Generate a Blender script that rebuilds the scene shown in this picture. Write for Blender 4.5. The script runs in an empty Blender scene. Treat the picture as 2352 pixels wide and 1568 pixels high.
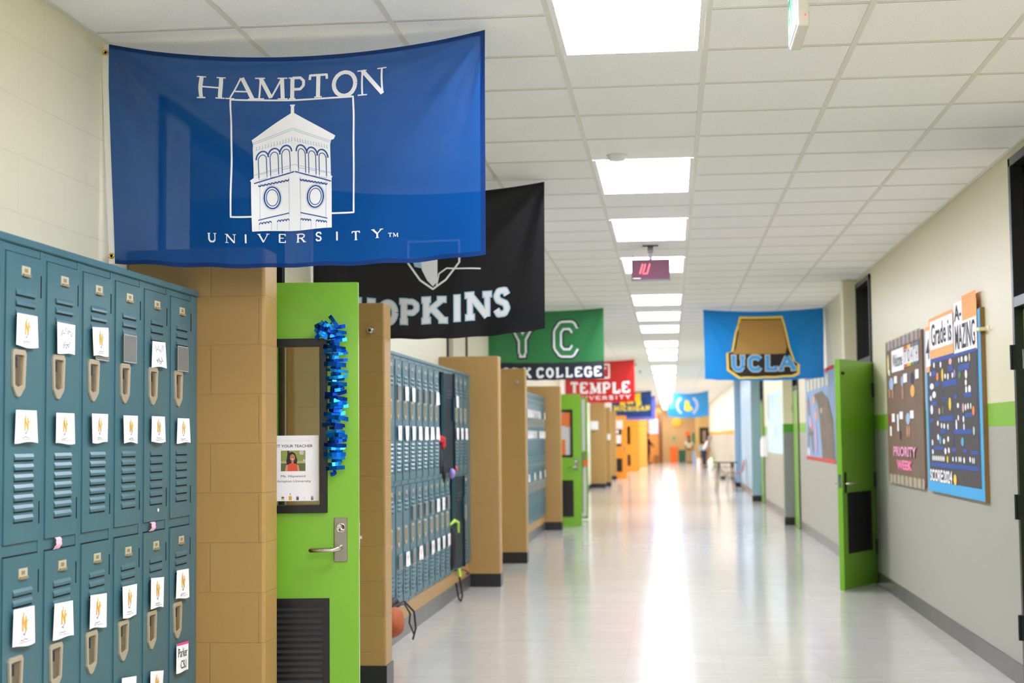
import bpy, bmesh, math, random
from mathutils import Vector, Matrix
from mathutils.geometry import tessellate_polygon
random.seed(7)
SC = bpy.context.scene
COL = SC.collection
R = math.radians

# ------------------------------------------------------------------ materials
def lin(h):
    if isinstance(h, str):
        h = h.lstrip('#'); c = [int(h[i:i+2], 16)/255 for i in (0, 2, 4)]
    else: c = [v/255 for v in h]
    return tuple(((v/12.92) if v <= .04045 else ((v+.055)/1.055)**2.4) for v in c)
_mc = {}
def mat(h, rough=.6, metal=0., spec=.5, emit=0., name=None, noise=0., nscale=40., bump=0., bscale=60., coat=0., emitcol=None):
    key = (str(h), rough, metal, spec, emit, noise, nscale, bump, bscale, coat)
    if key in _mc: return _mc[key]
    m = bpy.data.materials.new(name or 'paint'); m.use_nodes = True
    nt = m.node_tree; b = nt.nodes['Principled BSDF']
    c = lin(h)
    b.inputs['Base Color'].default_value = (*c, 1)
    b.inputs['Roughness'].default_value = rough
    b.inputs['Metallic'].default_value = metal
    b.inputs['Specular IOR Level'].default_value = spec
    b.inputs['Coat Weight'].default_value = coat
    if emit:
        b.inputs['Emission Color'].default_value = (*(lin(emitcol) if emitcol else c), 1)
        b.inputs['Emission Strength'].default_value = emit
    if noise or bump:
        tc = nt.nodes.new('ShaderNodeTexCoord')
    if noise:
        n = nt.nodes.new('ShaderNodeTexNoise'); n.inputs['Scale'].default_value = nscale; n.inputs['Detail'].default_value = 4
        nt.links.new(tc.outputs['Object'], n.inputs['Vector'])
        mx = nt.nodes.new('ShaderNodeMixRGB'); mx.blend_type = 'MULTIPLY'; mx.inputs[0].default_value = 1
        mx.inputs[1].default_value = (*c, 1)
        cr = nt.nodes.new('ShaderNodeMapRange'); cr.inputs[1].default_value = .3; cr.inputs[2].default_value = .7
        cr.inputs[3].default_value = 1-noise; cr.inputs[4].default_value = 1+noise*.4
        nt.links.new(n.outputs['Fac'], cr.inputs[0]); nt.links.new(cr.outputs[0], mx.inputs[2])
        nt.links.new(mx.outputs[0], b.inputs['Base Color'])
    if bump:
        n2 = nt.nodes.new('ShaderNodeTexNoise'); n2.inputs['Scale'].default_value = bscale; n2.inputs['Detail'].default_value = 3
        nt.links.new(tc.outputs['Object'], n2.inputs['Vector'])
        bp = nt.nodes.new('ShaderNodeBump'); bp.inputs['Strength'].default_value = bump; bp.inputs['Distance'].default_value = .01
        nt.links.new(n2.outputs['Fac'], bp.inputs['Height']); nt.links.new(bp.outputs[0], b.inputs['Normal'])
    _mc[key] = m
    return m

def block_mat(h, zones=None, name='painted_block', rough=.42, joint=.9, bmp=.55):
    """painted concrete block: brick pattern in (x+y, z); zones = [(z, colour)] painted bands from the floor up"""
    m = bpy.data.materials.new(name); m.use_nodes = True
    nt = m.node_tree; L = nt.links; N = nt.nodes.new; b = nt.nodes['Principled BSDF']
    b.inputs['Roughness'].default_value = rough
    g = N('ShaderNodeNewGeometry'); s = N('ShaderNodeSeparateXYZ'); L.new(g.outputs['Position'], s.inputs[0])
    a = N('ShaderNodeMath'); a.operation = 'ADD'; L.new(s.outputs[0], a.inputs[0]); L.new(s.outputs[1], a.inputs[1])
    a2 = N('ShaderNodeMath'); a2.operation = 'ADD'; L.new(a.outputs[0], a2.inputs[0]); a2.inputs[1].default_value = .086
    cb = N('ShaderNodeCombineXYZ'); L.new(a2.outputs[0], cb.inputs[0]); L.new(s.outputs[2], cb.inputs[1])
    br = N('ShaderNodeTexBrick'); L.new(cb.outputs[0], br.inputs['Vector'])
    br.inputs['Scale'].default_value = 1; br.inputs['Brick Width'].default_value = .4064; br.inputs['Row Height'].default_value = .2032
    br.inputs['Mortar Size'].default_value = .0035; br.inputs['Mortar Smooth'].default_value = .4
    br.inputs['Color1'].default_value = (1, 1, 1, 1); br.inputs['Color2'].default_value = (.985, .985, .985, 1)
    br.inputs['Mortar'].default_value = (joint, joint, joint, 1)
    col = N('ShaderNodeRGB'); col.outputs[0].default_value = (*lin(h), 1); cur = col.outputs[0]
    for z, hc in (zones or []):
        gt = N('ShaderNodeMath'); gt.operation = 'GREATER_THAN'; L.new(s.outputs[2], gt.inputs[0]); gt.inputs[1].default_value = z
        mx = N('ShaderNodeMixRGB'); L.new(gt.outputs[0], mx.inputs[0]); L.new(cur, mx.inputs[1]); mx.inputs[2].default_value = (*lin(hc), 1)
        cur = mx.outputs[0]
    mu = N('ShaderNodeMixRGB'); mu.blend_type = 'MULTIPLY'; mu.inputs[0].default_value = 1
    L.new(cur, mu.inputs[1]); L.new(br.outputs['Color'], mu.inputs[2]); L.new(mu.outputs[0], b.inputs['Base Color'])
    no = N('ShaderNodeTexNoise'); no.inputs['Scale'].default_value = 90; L.new(g.outputs['Position'], no.inputs['Vector'])
    sc = N('ShaderNodeMath'); sc.operation = 'MULTIPLY'; L.new(no.outputs['Fac'], sc.inputs[0]); sc.inputs[1].default_value = .12
    su = N('ShaderNodeMath'); su.operation = 'SUBTRACT'; L.new(sc.outputs[0], su.inputs[0]); L.new(br.outputs['Fac'], su.inputs[1])
    bp = N('ShaderNodeBump'); bp.inputs['Strength'].default_value = bmp; bp.inputs['Distance'].default_value = .006
    L.new(su.outputs[0], bp.inputs['Height']); L.new(bp.outputs[0], b.inputs['Normal'])
    return m

def glass_mat(tint='#ffffff', fac=.85, name='glass'):
    m = bpy.data.materials.new(name); m.use_nodes = True; nt = m.node_tree
    for n in list(nt.nodes): nt.nodes.remove(n)
    o = nt.nodes.new('ShaderNodeOutputMaterial'); mx = nt.nodes.new('ShaderNodeMixShader')
    t = nt.nodes.new('ShaderNodeBsdfTransparent'); g = nt.nodes.new('ShaderNodeBsdfGlossy')
    t.inputs[0].default_value = (*lin(tint), 1); g.inputs['Roughness'].default_value = .05; mx.inputs[0].default_value = 1-fac
    nt.links.new(t.outputs[0], mx.inputs[1]); nt.links.new(g.outputs[0], mx.inputs[2]); nt.links.new(mx.outputs[0], o.inputs[0])
    return m

def film_mat():
    if 'film' in _mc: return _mc['film']
    m = bpy.data.materials.new('clear_film'); m.use_nodes = True; nt = m.node_tree
    for n in list(nt.nodes): nt.nodes.remove(n)
    o = nt.nodes.new('ShaderNodeOutputMaterial'); mx = nt.nodes.new('ShaderNodeMixShader'); t = nt.nodes.new('ShaderNodeBsdfTransparent')
    g = nt.nodes.new('ShaderNodeBsdfPrincipled'); g.inputs['Base Color'].default_value = (*lin('#8f8f88'), 1); g.inputs['Roughness'].default_value = .35
    mx.inputs[0].default_value = .55
    nt.links.new(t.outputs[0], mx.inputs[1]); nt.links.new(g.outputs[0], mx.inputs[2]); nt.links.new(mx.outputs[0], o.inputs[0])
    _mc['film'] = m; return m
def cloth_mat(h, sheer=.1, trans=.35, name='flag_cloth'):
    key = ('cloth', h, sheer, trans)
    if key in _mc: return _mc[key]
    m = bpy.data.materials.new(name); m.use_nodes = True; nt = m.node_tree
    b = nt.nodes['Principled BSDF']; o = nt.nodes['Material Output']
    c = (*lin(h), 1)
    b.inputs['Base Color'].default_value = c; b.inputs['Roughness'].default_value = .6; b.inputs['Specular IOR Level'].default_value = .2; b.inputs['Sheen Weight'].default_value = .0
    tc = nt.nodes.new('ShaderNodeTexCoord')
    n2 = nt.nodes.new('ShaderNodeTexNoise'); n2.inputs['Scale'].default_value = 500
    nt.links.new(tc.outputs['Object'], n2.inputs['Vector'])
    bp = nt.nodes.new('ShaderNodeBump'); bp.inputs['Strength'].default_value = .1; bp.inputs['Distance'].default_value = .001
    nt.links.new(n2.outputs['Fac'], bp.inputs['Height']); nt.links.new(bp.outputs[0], b.inputs['Normal'])
    tl = nt.nodes.new('ShaderNodeBsdfTranslucent'); tl.inputs[0].default_value = c
    tp = nt.nodes.new('ShaderNodeBsdfTransparent')
    tp.inputs[0].default_value = (*[.35+.65*v for v in c[:3]], 1)
    m1 = nt.nodes.new('ShaderNodeMixShader'); m1.inputs[0].default_value = trans
    m2 = nt.nodes.new('ShaderNodeMixShader'); m2.inputs[0].default_value = sheer
    L = nt.links
    L.new(b.outputs[0], m1.inputs[1]); L.new(tl.outputs[0], m1.inputs[2]); L.new(m1.outputs[0], m2.inputs[1]); L.new(tp.outputs[0], m2.inputs[2])
    L.new(m2.outputs[0], o.inputs[0])
    _mc[key] = m
    return m

# ------------------------------------------------------------------ mesh builder
class MB:
    def __init__(s): s.v = []; s.f = []; s.m = []; s.sm = []
    def add(s, vs, fs, mi=0, smooth=False):
        o = len(s.v); s.v += [tuple(p) for p in vs]
        for f in fs: s.f.append([i+o for i in f]); s.m.append(mi); s.sm.append(smooth)
        return s
    def box(s, x0, x1, y0, y1, z0, z1, mi=0):
        if x0 > x1: x0, x1 = x1, x0
        if y0 > y1: y0, y1 = y1, y0
        if z0 > z1: z0, z1 = z1, z0
        v = [(x, y, z) for z in (z0, z1) for y in (y0, y1) for x in (x0, x1)]
        return s.add(v, [(0, 2, 3, 1), (4, 5, 7, 6), (0, 1, 5, 4), (2, 6, 7, 3), (0, 4, 6, 2), (1, 3, 7, 5)], mi)
    def prism(s, poly, axis, a, b, mi=0):
        """poly: 2D points; axis 'x': (y,z), 'y': (x,z), 'z': (x,y)"""
        def P(p, t): return {'x': (t, p[0], p[1]), 'y': (p[0], t, p[1]), 'z': (p[0], p[1], t)}[axis]
        n = len(poly); v = [P(p, a) for p in poly]+[P(p, b) for p in poly]
        fs = [[i, (i+1) % n, n+(i+1) % n, n+i] for i in range(n)]+[list(range(n))[::-1], list(range(n, 2*n))]
        return s.add(v, fs, mi)
    def ring(s, outer, inner, axis, a, b, mi=0):
        def P(p, t): return {'x': (t, p[0], p[1]), 'y': (p[0], t, p[1]), 'z': (p[0], p[1], t)}[axis]
        n = len(outer); v = [P(p, a) for p in outer]+[P(p, a) for p in inner]+[P(p, b) for p in outer]+[P(p, b) for p in inner]
        fs = []
        for i in range(n):
            j = (i+1) % n
            fs += [[i, j, n+j, n+i], [2*n+i, 3*n+i, 3*n+j, 2*n+j], [i, 2*n+i, 2*n+j, j], [n+i, n+j, 3*n+j, 3*n+i]]
        return s.add(v, fs, mi)
    def tube(s, pts, r, n=8, mi=0, cap=True, smooth=True):
        pts = [Vector(p) for p in pts]; rs = r if isinstance(r, (list, tuple)) else [r]*len(pts)
        rings = []; up = None
        for i, p in enumerate(pts):
            d = (pts[min(i+1, len(pts)-1)]-pts[max(i-1, 0)]).normalized()
            if up is None: up = Vector((0, 0, 1)) if abs(d.z) < .9 else Vector((1, 0, 0))
            a = d.cross(up).normalized(); up = a.cross(d).normalized()
            rings.append([p+(a*math.cos(2*math.pi*k/n)+up*math.sin(2*math.pi*k/n))*rs[i] for k in range(n)])
        v = [q for g in rings for q in g]; fs = []
        for i in range(len(pts)-1):
            for k in range(n): fs.append([i*n+k, i*n+(k+1) % n, (i+1)*n+(k+1) % n, (i+1)*n+k])
        s.add(v, fs, mi, smooth)
        if cap: s.add(rings[0], [list(range(n))[::-1]], mi); s.add(rings[-1], [list(range(n))], mi)
        return s
    def lathe(s, prof, c=(0, 0, 0), n=24, mi=0, axis='z', sx=1, sy=1, smooth=True):
        v = []; c = Vector(c)
        for r, h in prof:
            for k in range(n):
                a = 2*math.pi*k/n; x, y = r*math.cos(a)*sx, r*math.sin(a)*sy
                v.append(c+{'z': Vector((x, y, h)), 'y': Vector((x, h, y)), 'x': Vector((h, x, y))}[axis])
        fs = [[i*n+k, i*n+(k+1) % n, (i+1)*n+(k+1) % n, (i+1)*n+k] for i in range(len(prof)-1) for k in range(n)]
        s.add(v, fs, mi, smooth)
        if prof[0][0] > 1e-4: s.add(v[:n], [list(range(n))[::-1]], mi)
        if prof[-1][0] > 1e-4: s.add(v[-n:], [list(range(n))], mi)
        return s
    def ball(s, c, rx, ry, rz, n=14, mi=0):
        return s.lathe([(max(1e-5, math.sin(math.pi*i/n)), -math.cos(math.pi*i/n)*rz) for i in range(n+1)], c, 18, mi, 'z', rx, ry)
    def build(s, name, mats, parent=None, bevel=0, fixn=True):
        me = bpy.data.meshes.new(name); me.from_pydata(s.v, [], s.f); me.update()
        if not isinstance(mats, (list, tuple)): mats = [mats]
        for m in mats: me.materials.append(m)
        me.polygons.foreach_set('material_index', s.m); me.polygons.foreach_set('use_smooth', s.sm)
        if fixn:
            bm = bmesh.new(); bm.from_mesh(me); bmesh.ops.recalc_face_normals(bm, faces=bm.faces); bm.to_mesh(me); bm.free()
        o = bpy.data.objects.new(name, me); COL.objects.link(o)
        if parent: o.parent = parent
        if bevel:
            b = o.modifiers.new('bevel', 'BEVEL'); b.width = bevel; b.segments = 2; b.limit_method = 'ANGLE'; b.angle_limit = R(40)
        return o

def tag(o, label=None, cat=None, group=None, kind=None):
    if label: o['label'] = label
    if cat: o['category'] = cat
    if group: o['group'] = group
    if kind: o['kind'] = kind
    return o
def thing(name, loc, label, cat, group=None, rz=0, kind=None):
    o = bpy.data.objects.new(name, None); COL.objects.link(o); o.location = loc; o.rotation_euler = (0, 0, rz); o.empty_display_size = .1
    return tag(o, label, cat, group, kind)
def dup(root, loc, label=None, group=None, rz=None):
    r = root.copy(); COL.objects.link(r); r.location = loc
    if rz is not None: r.rotation_euler = (0, 0, rz)
    if label: r['label'] = label
    if group: r['group'] = group
    for ch in list(root.children):
        c = ch.copy(); COL.objects.link(c); c.parent = r
        for g in list(ch.children):
            d = g.copy(); COL.objects.link(d); d.parent = c
    return r
def recentre(t, loc):
    t.location = loc
    for c in t.children: c.location = (c.location[0]-loc[0], c.location[1]-loc[1], c.location[2]-loc[2])
def struct(o, label=None, cat=None):
    return tag(o, label, cat, kind='structure')

# ------------------------------------------------------------------ flat artwork (letters, emblems)
GL = {
'A': ([(.4, [(0, 0), (.45, 1)]), (1, [(.5, 1), (1, 0)]), (.4, [(.18, .36), (.8, .36)])], [(0, 0), (1, 0)]),
'C': ([(1, [(1, .8), (.8, 1), (.25, 1), (0, .78), (0, .22), (.25, 0), (.8, 0), (1, .2)])], []),
'E': ([(1, [(0.05, 0), (0.05, 1)]), (.6, [(0, 1), (.95, 1), (.95, .78)]), (.6, [(0, 0), (1, 0), (1, .24)]), (.6, [(0, .52), (.7, .52)])], []),
'G': ([(1, [(1, .8), (.8, 1), (.25, 1), (0, .78), (0, .22), (.25, 0), (.8, 0), (1, .2), (1, .45), (.6, .45)])], []),
'H': ([(1, [(.08, 0), (.08, 1)]), (1, [(.92, 0), (.92, 1)]), (.4, [(0, .5), (1, .5)])], [(.08, 0), (.08, 1), (.92, 0), (.92, 1)]),
'I': ([(1, [(.5, 0), (.5, 1)])], [(.5, 0), (.5, 1)]),
'K': ([(1, [(.1, 0), (.1, 1)]), (.6, [(.9, 1), (.15, .4)]), (1, [(.38, .58), (.92, 0)])], [(.1, 0), (.1, 1), (.92, 0), (.85, 1)]),
'L': ([(1, [(.15, 0), (.15, 1)]), (.8, [(.1, 0), (1, 0), (1, .28)])], [(.15, 0), (.15, 1)]),
'M': ([(.45, [(.06, 0), (.1, 1)]), (1, [(.1, 1), (.5, .05)]), (.45, [(.5, .05), (.9, 1)]), (1, [(.9, 1), (.94, 0)])], [(.06, 0), (.08, 1), (.94, 0), (.92, 1)]),
'N': ([(.45, [(.08, 0), (.08, 1)]), (1, [(.08, 1), (.92, 0)]), (.45, [(.92, 0), (.92, 1)])], [(.08, 0), (.06, 1), (.92, 1)]),
'O': ([(1, [(.5+.5*math.cos(2*math.pi*k/16), .5+.5*math.sin(2*math.pi*k/16)) for k in range(17)])], []),
'P': ([(1, [(.1, 0), (.1, 1)]), (.7, [(.1, 1), (.7, 1), (.95, .85), (.95, .62), (.7, .45), (.1, .45)])], [(.1, 0), (.06, 1)]),
'R': ([(1, [(.1, 0), (.1, 1)]), (.7, [(.1, 1), (.65, 1), (.9, .86), (.9, .66), (.65, .5), (.1, .5)]), (1, [(.5, .5), (.95, 0)])], [(.1, 0), (.06, 1), (.97, 0)]),
'S': ([(.9, [(.95, .78), (.75, 1), (.25, 1), (.05, .8), (.2, .6), (.8, .42), (.95, .2), (.75, 0), (.25, 0), (.03, .22)])], []),
'T': ([(1, [(.5, 0), (.5, 1)]), (.6, [(0, .8), (0.02, 1), (.98, 1), (1, .8)])], [(.5, 0)]),
'U': ([(1, [(.1, 1), (.1, .25), (.3, 0), (.7, 0), (.9, .25)]), (.6, [(.9, .25), (.9, 1)])], [(.1, 1), (.9, 1)]),
'V': ([(1, [(0, 1), (.5, 0)]), (.5, [(.5, 0), (1, 1)])], [(0, 1), (1, 1)]),
'Y': ([(1, [(0, 1), (.5, .48)]), (.6, [(1, 1), (.5, .48)]), (1, [(.5, .5), (.5, 0)])], [(0, 1), (1, 1), (.5, 0)]),
}
_tc = {}
def font_tris(txt, offset=0.):
    k = (txt, offset)
    if k in _tc: return _tc[k]
    cu = bpy.data.curves.new('lettering', 'FONT'); cu.body = txt; cu.size = 1; cu.resolution_u = 3; cu.offset = offset; cu.fill_mode = 'BOTH'
    ob = bpy.data.objects.new('lettering', cu); COL.objects.link(ob)
    dg = bpy.context.evaluated_depsgraph_get(); dg.update()
    ev = ob.evaluated_get(dg); me = ev.to_mesh(); me.calc_loop_triangles()
    t = [[(me.vertices[i].co.x, me.vertices[i].co.y) for i in lt.vertices] for lt in me.loop_triangles]
    ev.to_mesh_clear(); bpy.data.objects.remove(ob); bpy.data.curves.remove(cu)
    xs = [p[0] for q in t for p in q] or [0, 1]; ys = [p[1] for q in t for p in q] or [0, 1]
    _tc[k] = (t, min(xs), max(xs), min(ys), max(ys))
    return _tc[k]

class Art:
    """flat shapes in (s right, t down); layer raises them off the sheet"""
    def __init__(s): s.tri = []; s.mats = []
    def _mi(s, m):
        if m not in s.mats: s.mats.append(m)
        return s.mats.index(m)
    def poly(s, pts, m, l=1):
        mi = s._mi(m)
        for t in tessellate_polygon([[Vector((p[0], p[1], 0)) for p in pts]]): s.tri.append(([tuple(pts[i]) for i in t], mi, l))
        return s
    def rect(s, a, b, c, d, m, l=1): return s.poly([(a, b), (c, b), (c, d), (a, d)], m, l)
    def ell(s, cx, cy, rx, ry, m, l=1, n=24, rot=0):
        ca, sa = math.cos(rot), math.sin(rot); P = []
        for k in range(n):
            x, y = rx*math.cos(2*math.pi*k/n), ry*math.sin(2*math.pi*k/n); P.append((cx+x*ca-y*sa, cy+x*sa+y*ca))
        return s.poly(P, m, l)
    def stroke(s, pts, w, m, l=1, joint=True):
        for i in range(len(pts)-1):
            (x0, y0), (x1, y1) = pts[i], pts[i+1]; d = math.hypot(x1-x0, y1-y0)
            if d < 1e-7: continue
            nx, ny = -(y1-y0)/d*w/2, (x1-x0)/d*w/2
            s.poly([(x0+nx, y0+ny), (x1+nx, y1+ny), (x1-nx, y1-ny), (x0-nx, y0-ny)], m, l)
            if joint and i > 0: s.ell(x0, y0, w/2, w/2, m, l, 8)
        return s
    def loop(s, pts, w, m, l=1): return s.stroke(list(pts)+[pts[0], pts[1]], w, m, l)
    def glyph(s, ch, x0, y0, x1, y1, w, m, l=1, thin=True, serif=.16, grow=0., sw=None):
        """letter in the box x0..x1, top y0..bottom y1"""
        if ch not in GL: return s
        st, se = GL[ch]; hw = w/2
        X = lambda u: x0+hw+(x1-x0-w)*u
        Y = lambda v: y1-(sw or w*.5)/2-(y1-y0-(sw or w*.5))*v
        for f, pts in st: s.stroke([(X(a), Y(b)) for a, b in pts], (w*f if thin else w*max(f, .8))+grow, m, l)
        for a, b in se:
            e = (x1-x0)*serif; s.stroke([(X(a)-e-hw*.5-grow/2, Y(b)), (X(a)+e+hw*.5+grow/2, Y(b))], (sw or w*.5)+grow, m, l)
        return s
    def word(s, txt, x0, y0, x1, y1, w, m, l=1, gap=.18, **k):
        wd = {'I': .5, 'M': 1.35, 'N': 1.1}; tot = sum(wd.get(c, 1) for c in txt)+gap*(len(txt)-1); u = (x1-x0)/tot; x = x0
        for c in txt:
            cw = wd.get(c, 1)*u; s.glyph(c, x, y0, x+cw, y1, w, m, l, **k); x += cw+gap*u
        return s
    def text(s, txt, x0, y0, x1, y1, m, l=1, bold=0.):
        """plain lettering scaled into the box (top y0, bottom y1)"""
        t, a, b, c, d = font_tris(txt, bold); mi = s._mi(m)
        for q in t: s.tri.append(([(x0+(p[0]-a)/(b-a)*(x1-x0), y1-(p[1]-c)/(d-c)*(y1-y0)) for p in q], mi, l))
        return s
    def mb(s, P, maxe=None):
        out = MB(); work = [(t, mi, l+(k % 40)*.01) for k, (t, mi, l) in enumerate(s.tri)]
        while work:
            t, mi, l = work.pop()
            if maxe:
                ds = [math.dist(t[i], t[(i+1) % 3]) for i in range(3)]; k = ds.index(max(ds))
                if ds[k] > maxe:
                    a, b, c = t[k], t[(k+1) % 3], t[(k+2) % 3]; mm = ((a[0]+b[0])/2, (a[1]+b[1])/2)
                    work += [([a, mm, c], mi, l), ([mm, b, c], mi, l)]; continue
            out.add([P(p[0], p[1], l) for p in t], [(0, 1, 2)], mi)
        return out

# ------------------------------------------------------------------ dimensions (metres; camera at the origin of x, y)
CZ = 1.435; CEIL = 3.047; XR = 1.96; XL = -2.25; XK = -1.955; XP = -1.66; YF = 86.0; YB = -6.0
TX0, TY0, TW = -.4387, 6.2637, .6096
CREAM, TAN, TEAL, GREEN = '#e3dec0', '#ae8a4e', '#3f6a74', '#78b22e'
m_cream = block_mat(CREAM, name='cream_block', joint=.95, bmp=.35)
m_tan = block_mat(TAN, name='tan_block', joint=.93)
m_right = block_mat('#a9a799', [(1.475, '#7db52c'), (1.617, '#d7d0ae')], name='banded_wall_paint', joint=.992, bmp=.06)
m_right_far = block_mat('#b8b5a8', [(1.475, '#f0a024'), (1.617, '#eee9d4')], name='orange_banded_wall_paint', joint=.992, bmp=.06)
m_blue_wall = block_mat('#a9c6dc', name='pale_blue_block', joint=.992, bmp=.06)
m_base = mat('#1d1d1f', .35, name='black_vinyl'); m_base_grey = mat('#55534f', .3, noise=.25, nscale=6, name='scuffed_grey_vinyl')
m_black = mat('#141414', .35, name='black_paint'); m_blackm = mat('#0c0c0d', .6, name='matt_black')
m_green = mat(GREEN, .32, bump=.05, bscale=200, name='lime_door_paint')
m_teal = mat(TEAL, .34, spec=.5, noise=.1, nscale=2.5, bump=.25, bscale=5, name='teal_locker_enamel')
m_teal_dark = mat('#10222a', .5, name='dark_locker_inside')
m_slot = mat('#07141a', .8, name='louvre_slot')
m_steel = mat('#9b9890', .32, 1., noise=.1, nscale=60, name='brushed_steel')
m_chrome = mat('#d8d4cc', .15, 1., name='chrome')
m_latch = mat('#c9bda4', .35, .5, name='pale_latch_metal'); m_latchin = mat('#8d8069', .28, .8, noise=.3, nscale=30, name='latch_cup_metal')
m_paper = mat('#f4f3f0', .7, name='white_paper'); m_gold = mat('#e2ac34', .6); m_ink = mat('#1c1c22', .7); m_pencil = mat('#8c8c90', .8)
m_glass = glass_mat('#f4f6f2', .93); m_dglass = mat('#0a0b0c', .08, spec=.7, name='dark_glass')
m_white = mat('#f2f2ee', .5, name='white_enamel'); m_orange = mat('#f39a1f', .4, name='orange_paint')

# ------------------------------------------------------------------ floor
def floor_mat():
    m = bpy.data.materials.new('waxed_vinyl_tile'); m.use_nodes = True; nt = m.node_tree; L = nt.links; N = nt.nodes.new
    b = nt.nodes['Principled BSDF']; g = N('ShaderNodeNewGeometry')
    br = N('ShaderNodeTexBrick'); L.new(g.outputs['Position'], br.inputs['Vector']); br.offset = 0
    br.inputs['Scale'].default_value = 1; br.inputs['Brick Width'].default_value = .3048; br.inputs['Row Height'].default_value = .3048
    br.inputs['Mortar Size'].default_value = .0012; br.inputs['Mortar Smooth'].default_value = .1
    br.inputs['Color1'].default_value = (*lin('#c1beb5'), 1); br.inputs['Color2'].default_value = (*lin('#bdbab0'), 1); br.inputs['Mortar'].default_value = (*lin('#b5b1a5'), 1)
    n = N('ShaderNodeTexNoise'); n.inputs['Scale'].default_value = 14; n.inputs['Detail'].default_value = 6; L.new(g.outputs['Position'], n.inputs['Vector'])
    mr = N('ShaderNodeMapRange'); mr.inputs[3].default_value = .93; mr.inputs[4].default_value = 1.05; L.new(n.outputs['Fac'], mr.inputs[0])
    mu = N('ShaderNodeMixRGB'); mu.blend_type = 'MULTIPLY'; mu.inputs[0].default_value = 1
    L.new(br.outputs['Color'], mu.inputs[1]); L.new(mr.outputs[0], mu.inputs[2]); L.new(mu.outputs[0], b.inputs['Base Color'])
    b.inputs['Roughness'].default_value = .13; b.inputs['Specular IOR Level'].default_value = .26
    b.inputs['Coat Weight'].default_value = .0; b.inputs['Coat Roughness'].default_value = .12
    mp = N('ShaderNodeMapping'); mp.inputs['Scale'].default_value = (1.1, 2.2, 1); L.new(g.outputs['Position'], mp.inputs[0])
    n2 = N('ShaderNodeTexNoise'); n2.inputs['Scale'].default_value = 2.2; n2.inputs['Detail'].default_value = 2; L.new(mp.outputs[0], n2.inputs['Vector'])
    bp = N('ShaderNodeBump'); bp.inputs['Strength'].default_value = .12; bp.inputs['Distance'].default_value = .02
    L.new(n2.outputs['Fac'], bp.inputs['Height']); L.new(bp.outputs[0], b.inputs['Normal']); L.new(bp.outputs[0], b.inputs['Coat Normal'])
    return m
struct(MB().box(-4.2, 4.2, YB-.2, YF+.2, -.2, 0).build('floor', floor_mat()), 'cream vinyl tile floor polished to a wet-looking shine', 'floor')

# ------------------------------------------------------------------ ceiling, grid, lights
def ceil_mat():
    m = bpy.data.materials.new('mineral_ceiling_tile'); m.use_nodes = True; nt = m.node_tree; L = nt.links; N = nt.nodes.new
    b = nt.nodes['Principled BSDF']; b.inputs['Roughness'].default_value = .9; g = N('ShaderNodeNewGeometry')
    n = N('ShaderNodeTexNoise'); n.inputs['Scale'].default_value = 170; n.inputs['Detail'].default_value = 2; L.new(g.outputs['Position'], n.inputs['Vector'])
    cr = N('ShaderNodeValToRGB'); cr.color_ramp.elements[0].position = .3; cr.color_ramp.elements[1].position = .5
    cr.color_ramp.elements[0].color = (*lin('#e9e8e2'), 1); cr.color_ramp.elements[1].color = (*lin('#faf9f6'), 1)
    L.new(n.outputs['Fac'], cr.inputs[0]); L.new(cr.outputs[0], b.inputs['Base Color'])
    bp = N('ShaderNodeBump'); bp.inputs['Strength'].default_value = .4; bp.inputs['Distance'].default_value = .004
    L.new(n.outputs['Fac'], bp.inputs['Height']); L.new(bp.outputs[0], b.inputs['Normal'])
    return m
struct(MB().box(-4.2, 4.2, YB-.2, YF+.2, CEIL, CEIL+.15).build('ceiling', ceil_mat()), 'white speckled lay-in tile ceiling', 'ceiling')
m_tee = mat('#e2e0d4', .5, name='ceiling_tee'); m_gap = mat('#a09c8a', .9, name='tile_gap')
t1 = MB(); t2 = MB()
for i in range(-2, 4): t1.box(TX0+i*TW-.012, TX0+i*TW+.012, YB, YF, CEIL-.004, CEIL)
t1.box(XL, XL+.022, YB, YF, CEIL-.004, CEIL).box(XR-.022, XR, YB, YF, CEIL-.004, CEIL)
LIGHTJ = [-18, -14, -10, -6, -2, 4, 8, 12, 18, 22, 26, 32, 36, 40, 47, 51, 57, 61, 65, 69, 73, 77, 81, 85, 89, 93, 97, 101, 105, 109, 116, 122, 127]  # last few panels, past the row's real end, are added to brighten the corridor end
lit = {j+1 for j in LIGHTJ}
for j in range(-19, 130):
    y = TY0+j*TW
    for a, b_ in (((XL, XR),) if j not in lit else ((XL, TX0), (TX0+TW, XR))):
        t2.box(a, b_, y-.010, y+.010, CEIL-.0025, CEIL, 0).box(a, b_, y+.010, y+.0145, CEIL-.0027, CEIL, 1)
struct(t1.build('trim_1', m_tee), 'long white ceiling grid bars running down the corridor', 'ceiling trim')
struct(t2.build('trim_2', [m_tee, m_gap]), 'short ceiling grid bars across the corridor', 'ceiling trim')
m_lamp = mat('#ffffff', .5, emit=11.5, name='light_diffuser', emitcol='#eeeeff')
def ceiling_light(j, label):
    t = thing('ceiling_light', (TX0+TW/2, TY0+(j+1)*TW, CEIL), label, 'ceiling light', 'row of recessed ceiling lights')
    return t
L0 = ceiling_light(-2, 'x')
MB().box(-.272, .272, -.585, .585, -.0075, -.0045).build('diffuser', m_lamp, L0)
MB().ring([(-.293, -.598), (.293, -.598), (.293, .598), (-.293, .598)], [(-.272, -.585), (.272, -.585), (.272, .585), (-.272, .585)], 'z', -.010, -.0045).build('frame', m_white, L0)
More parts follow.
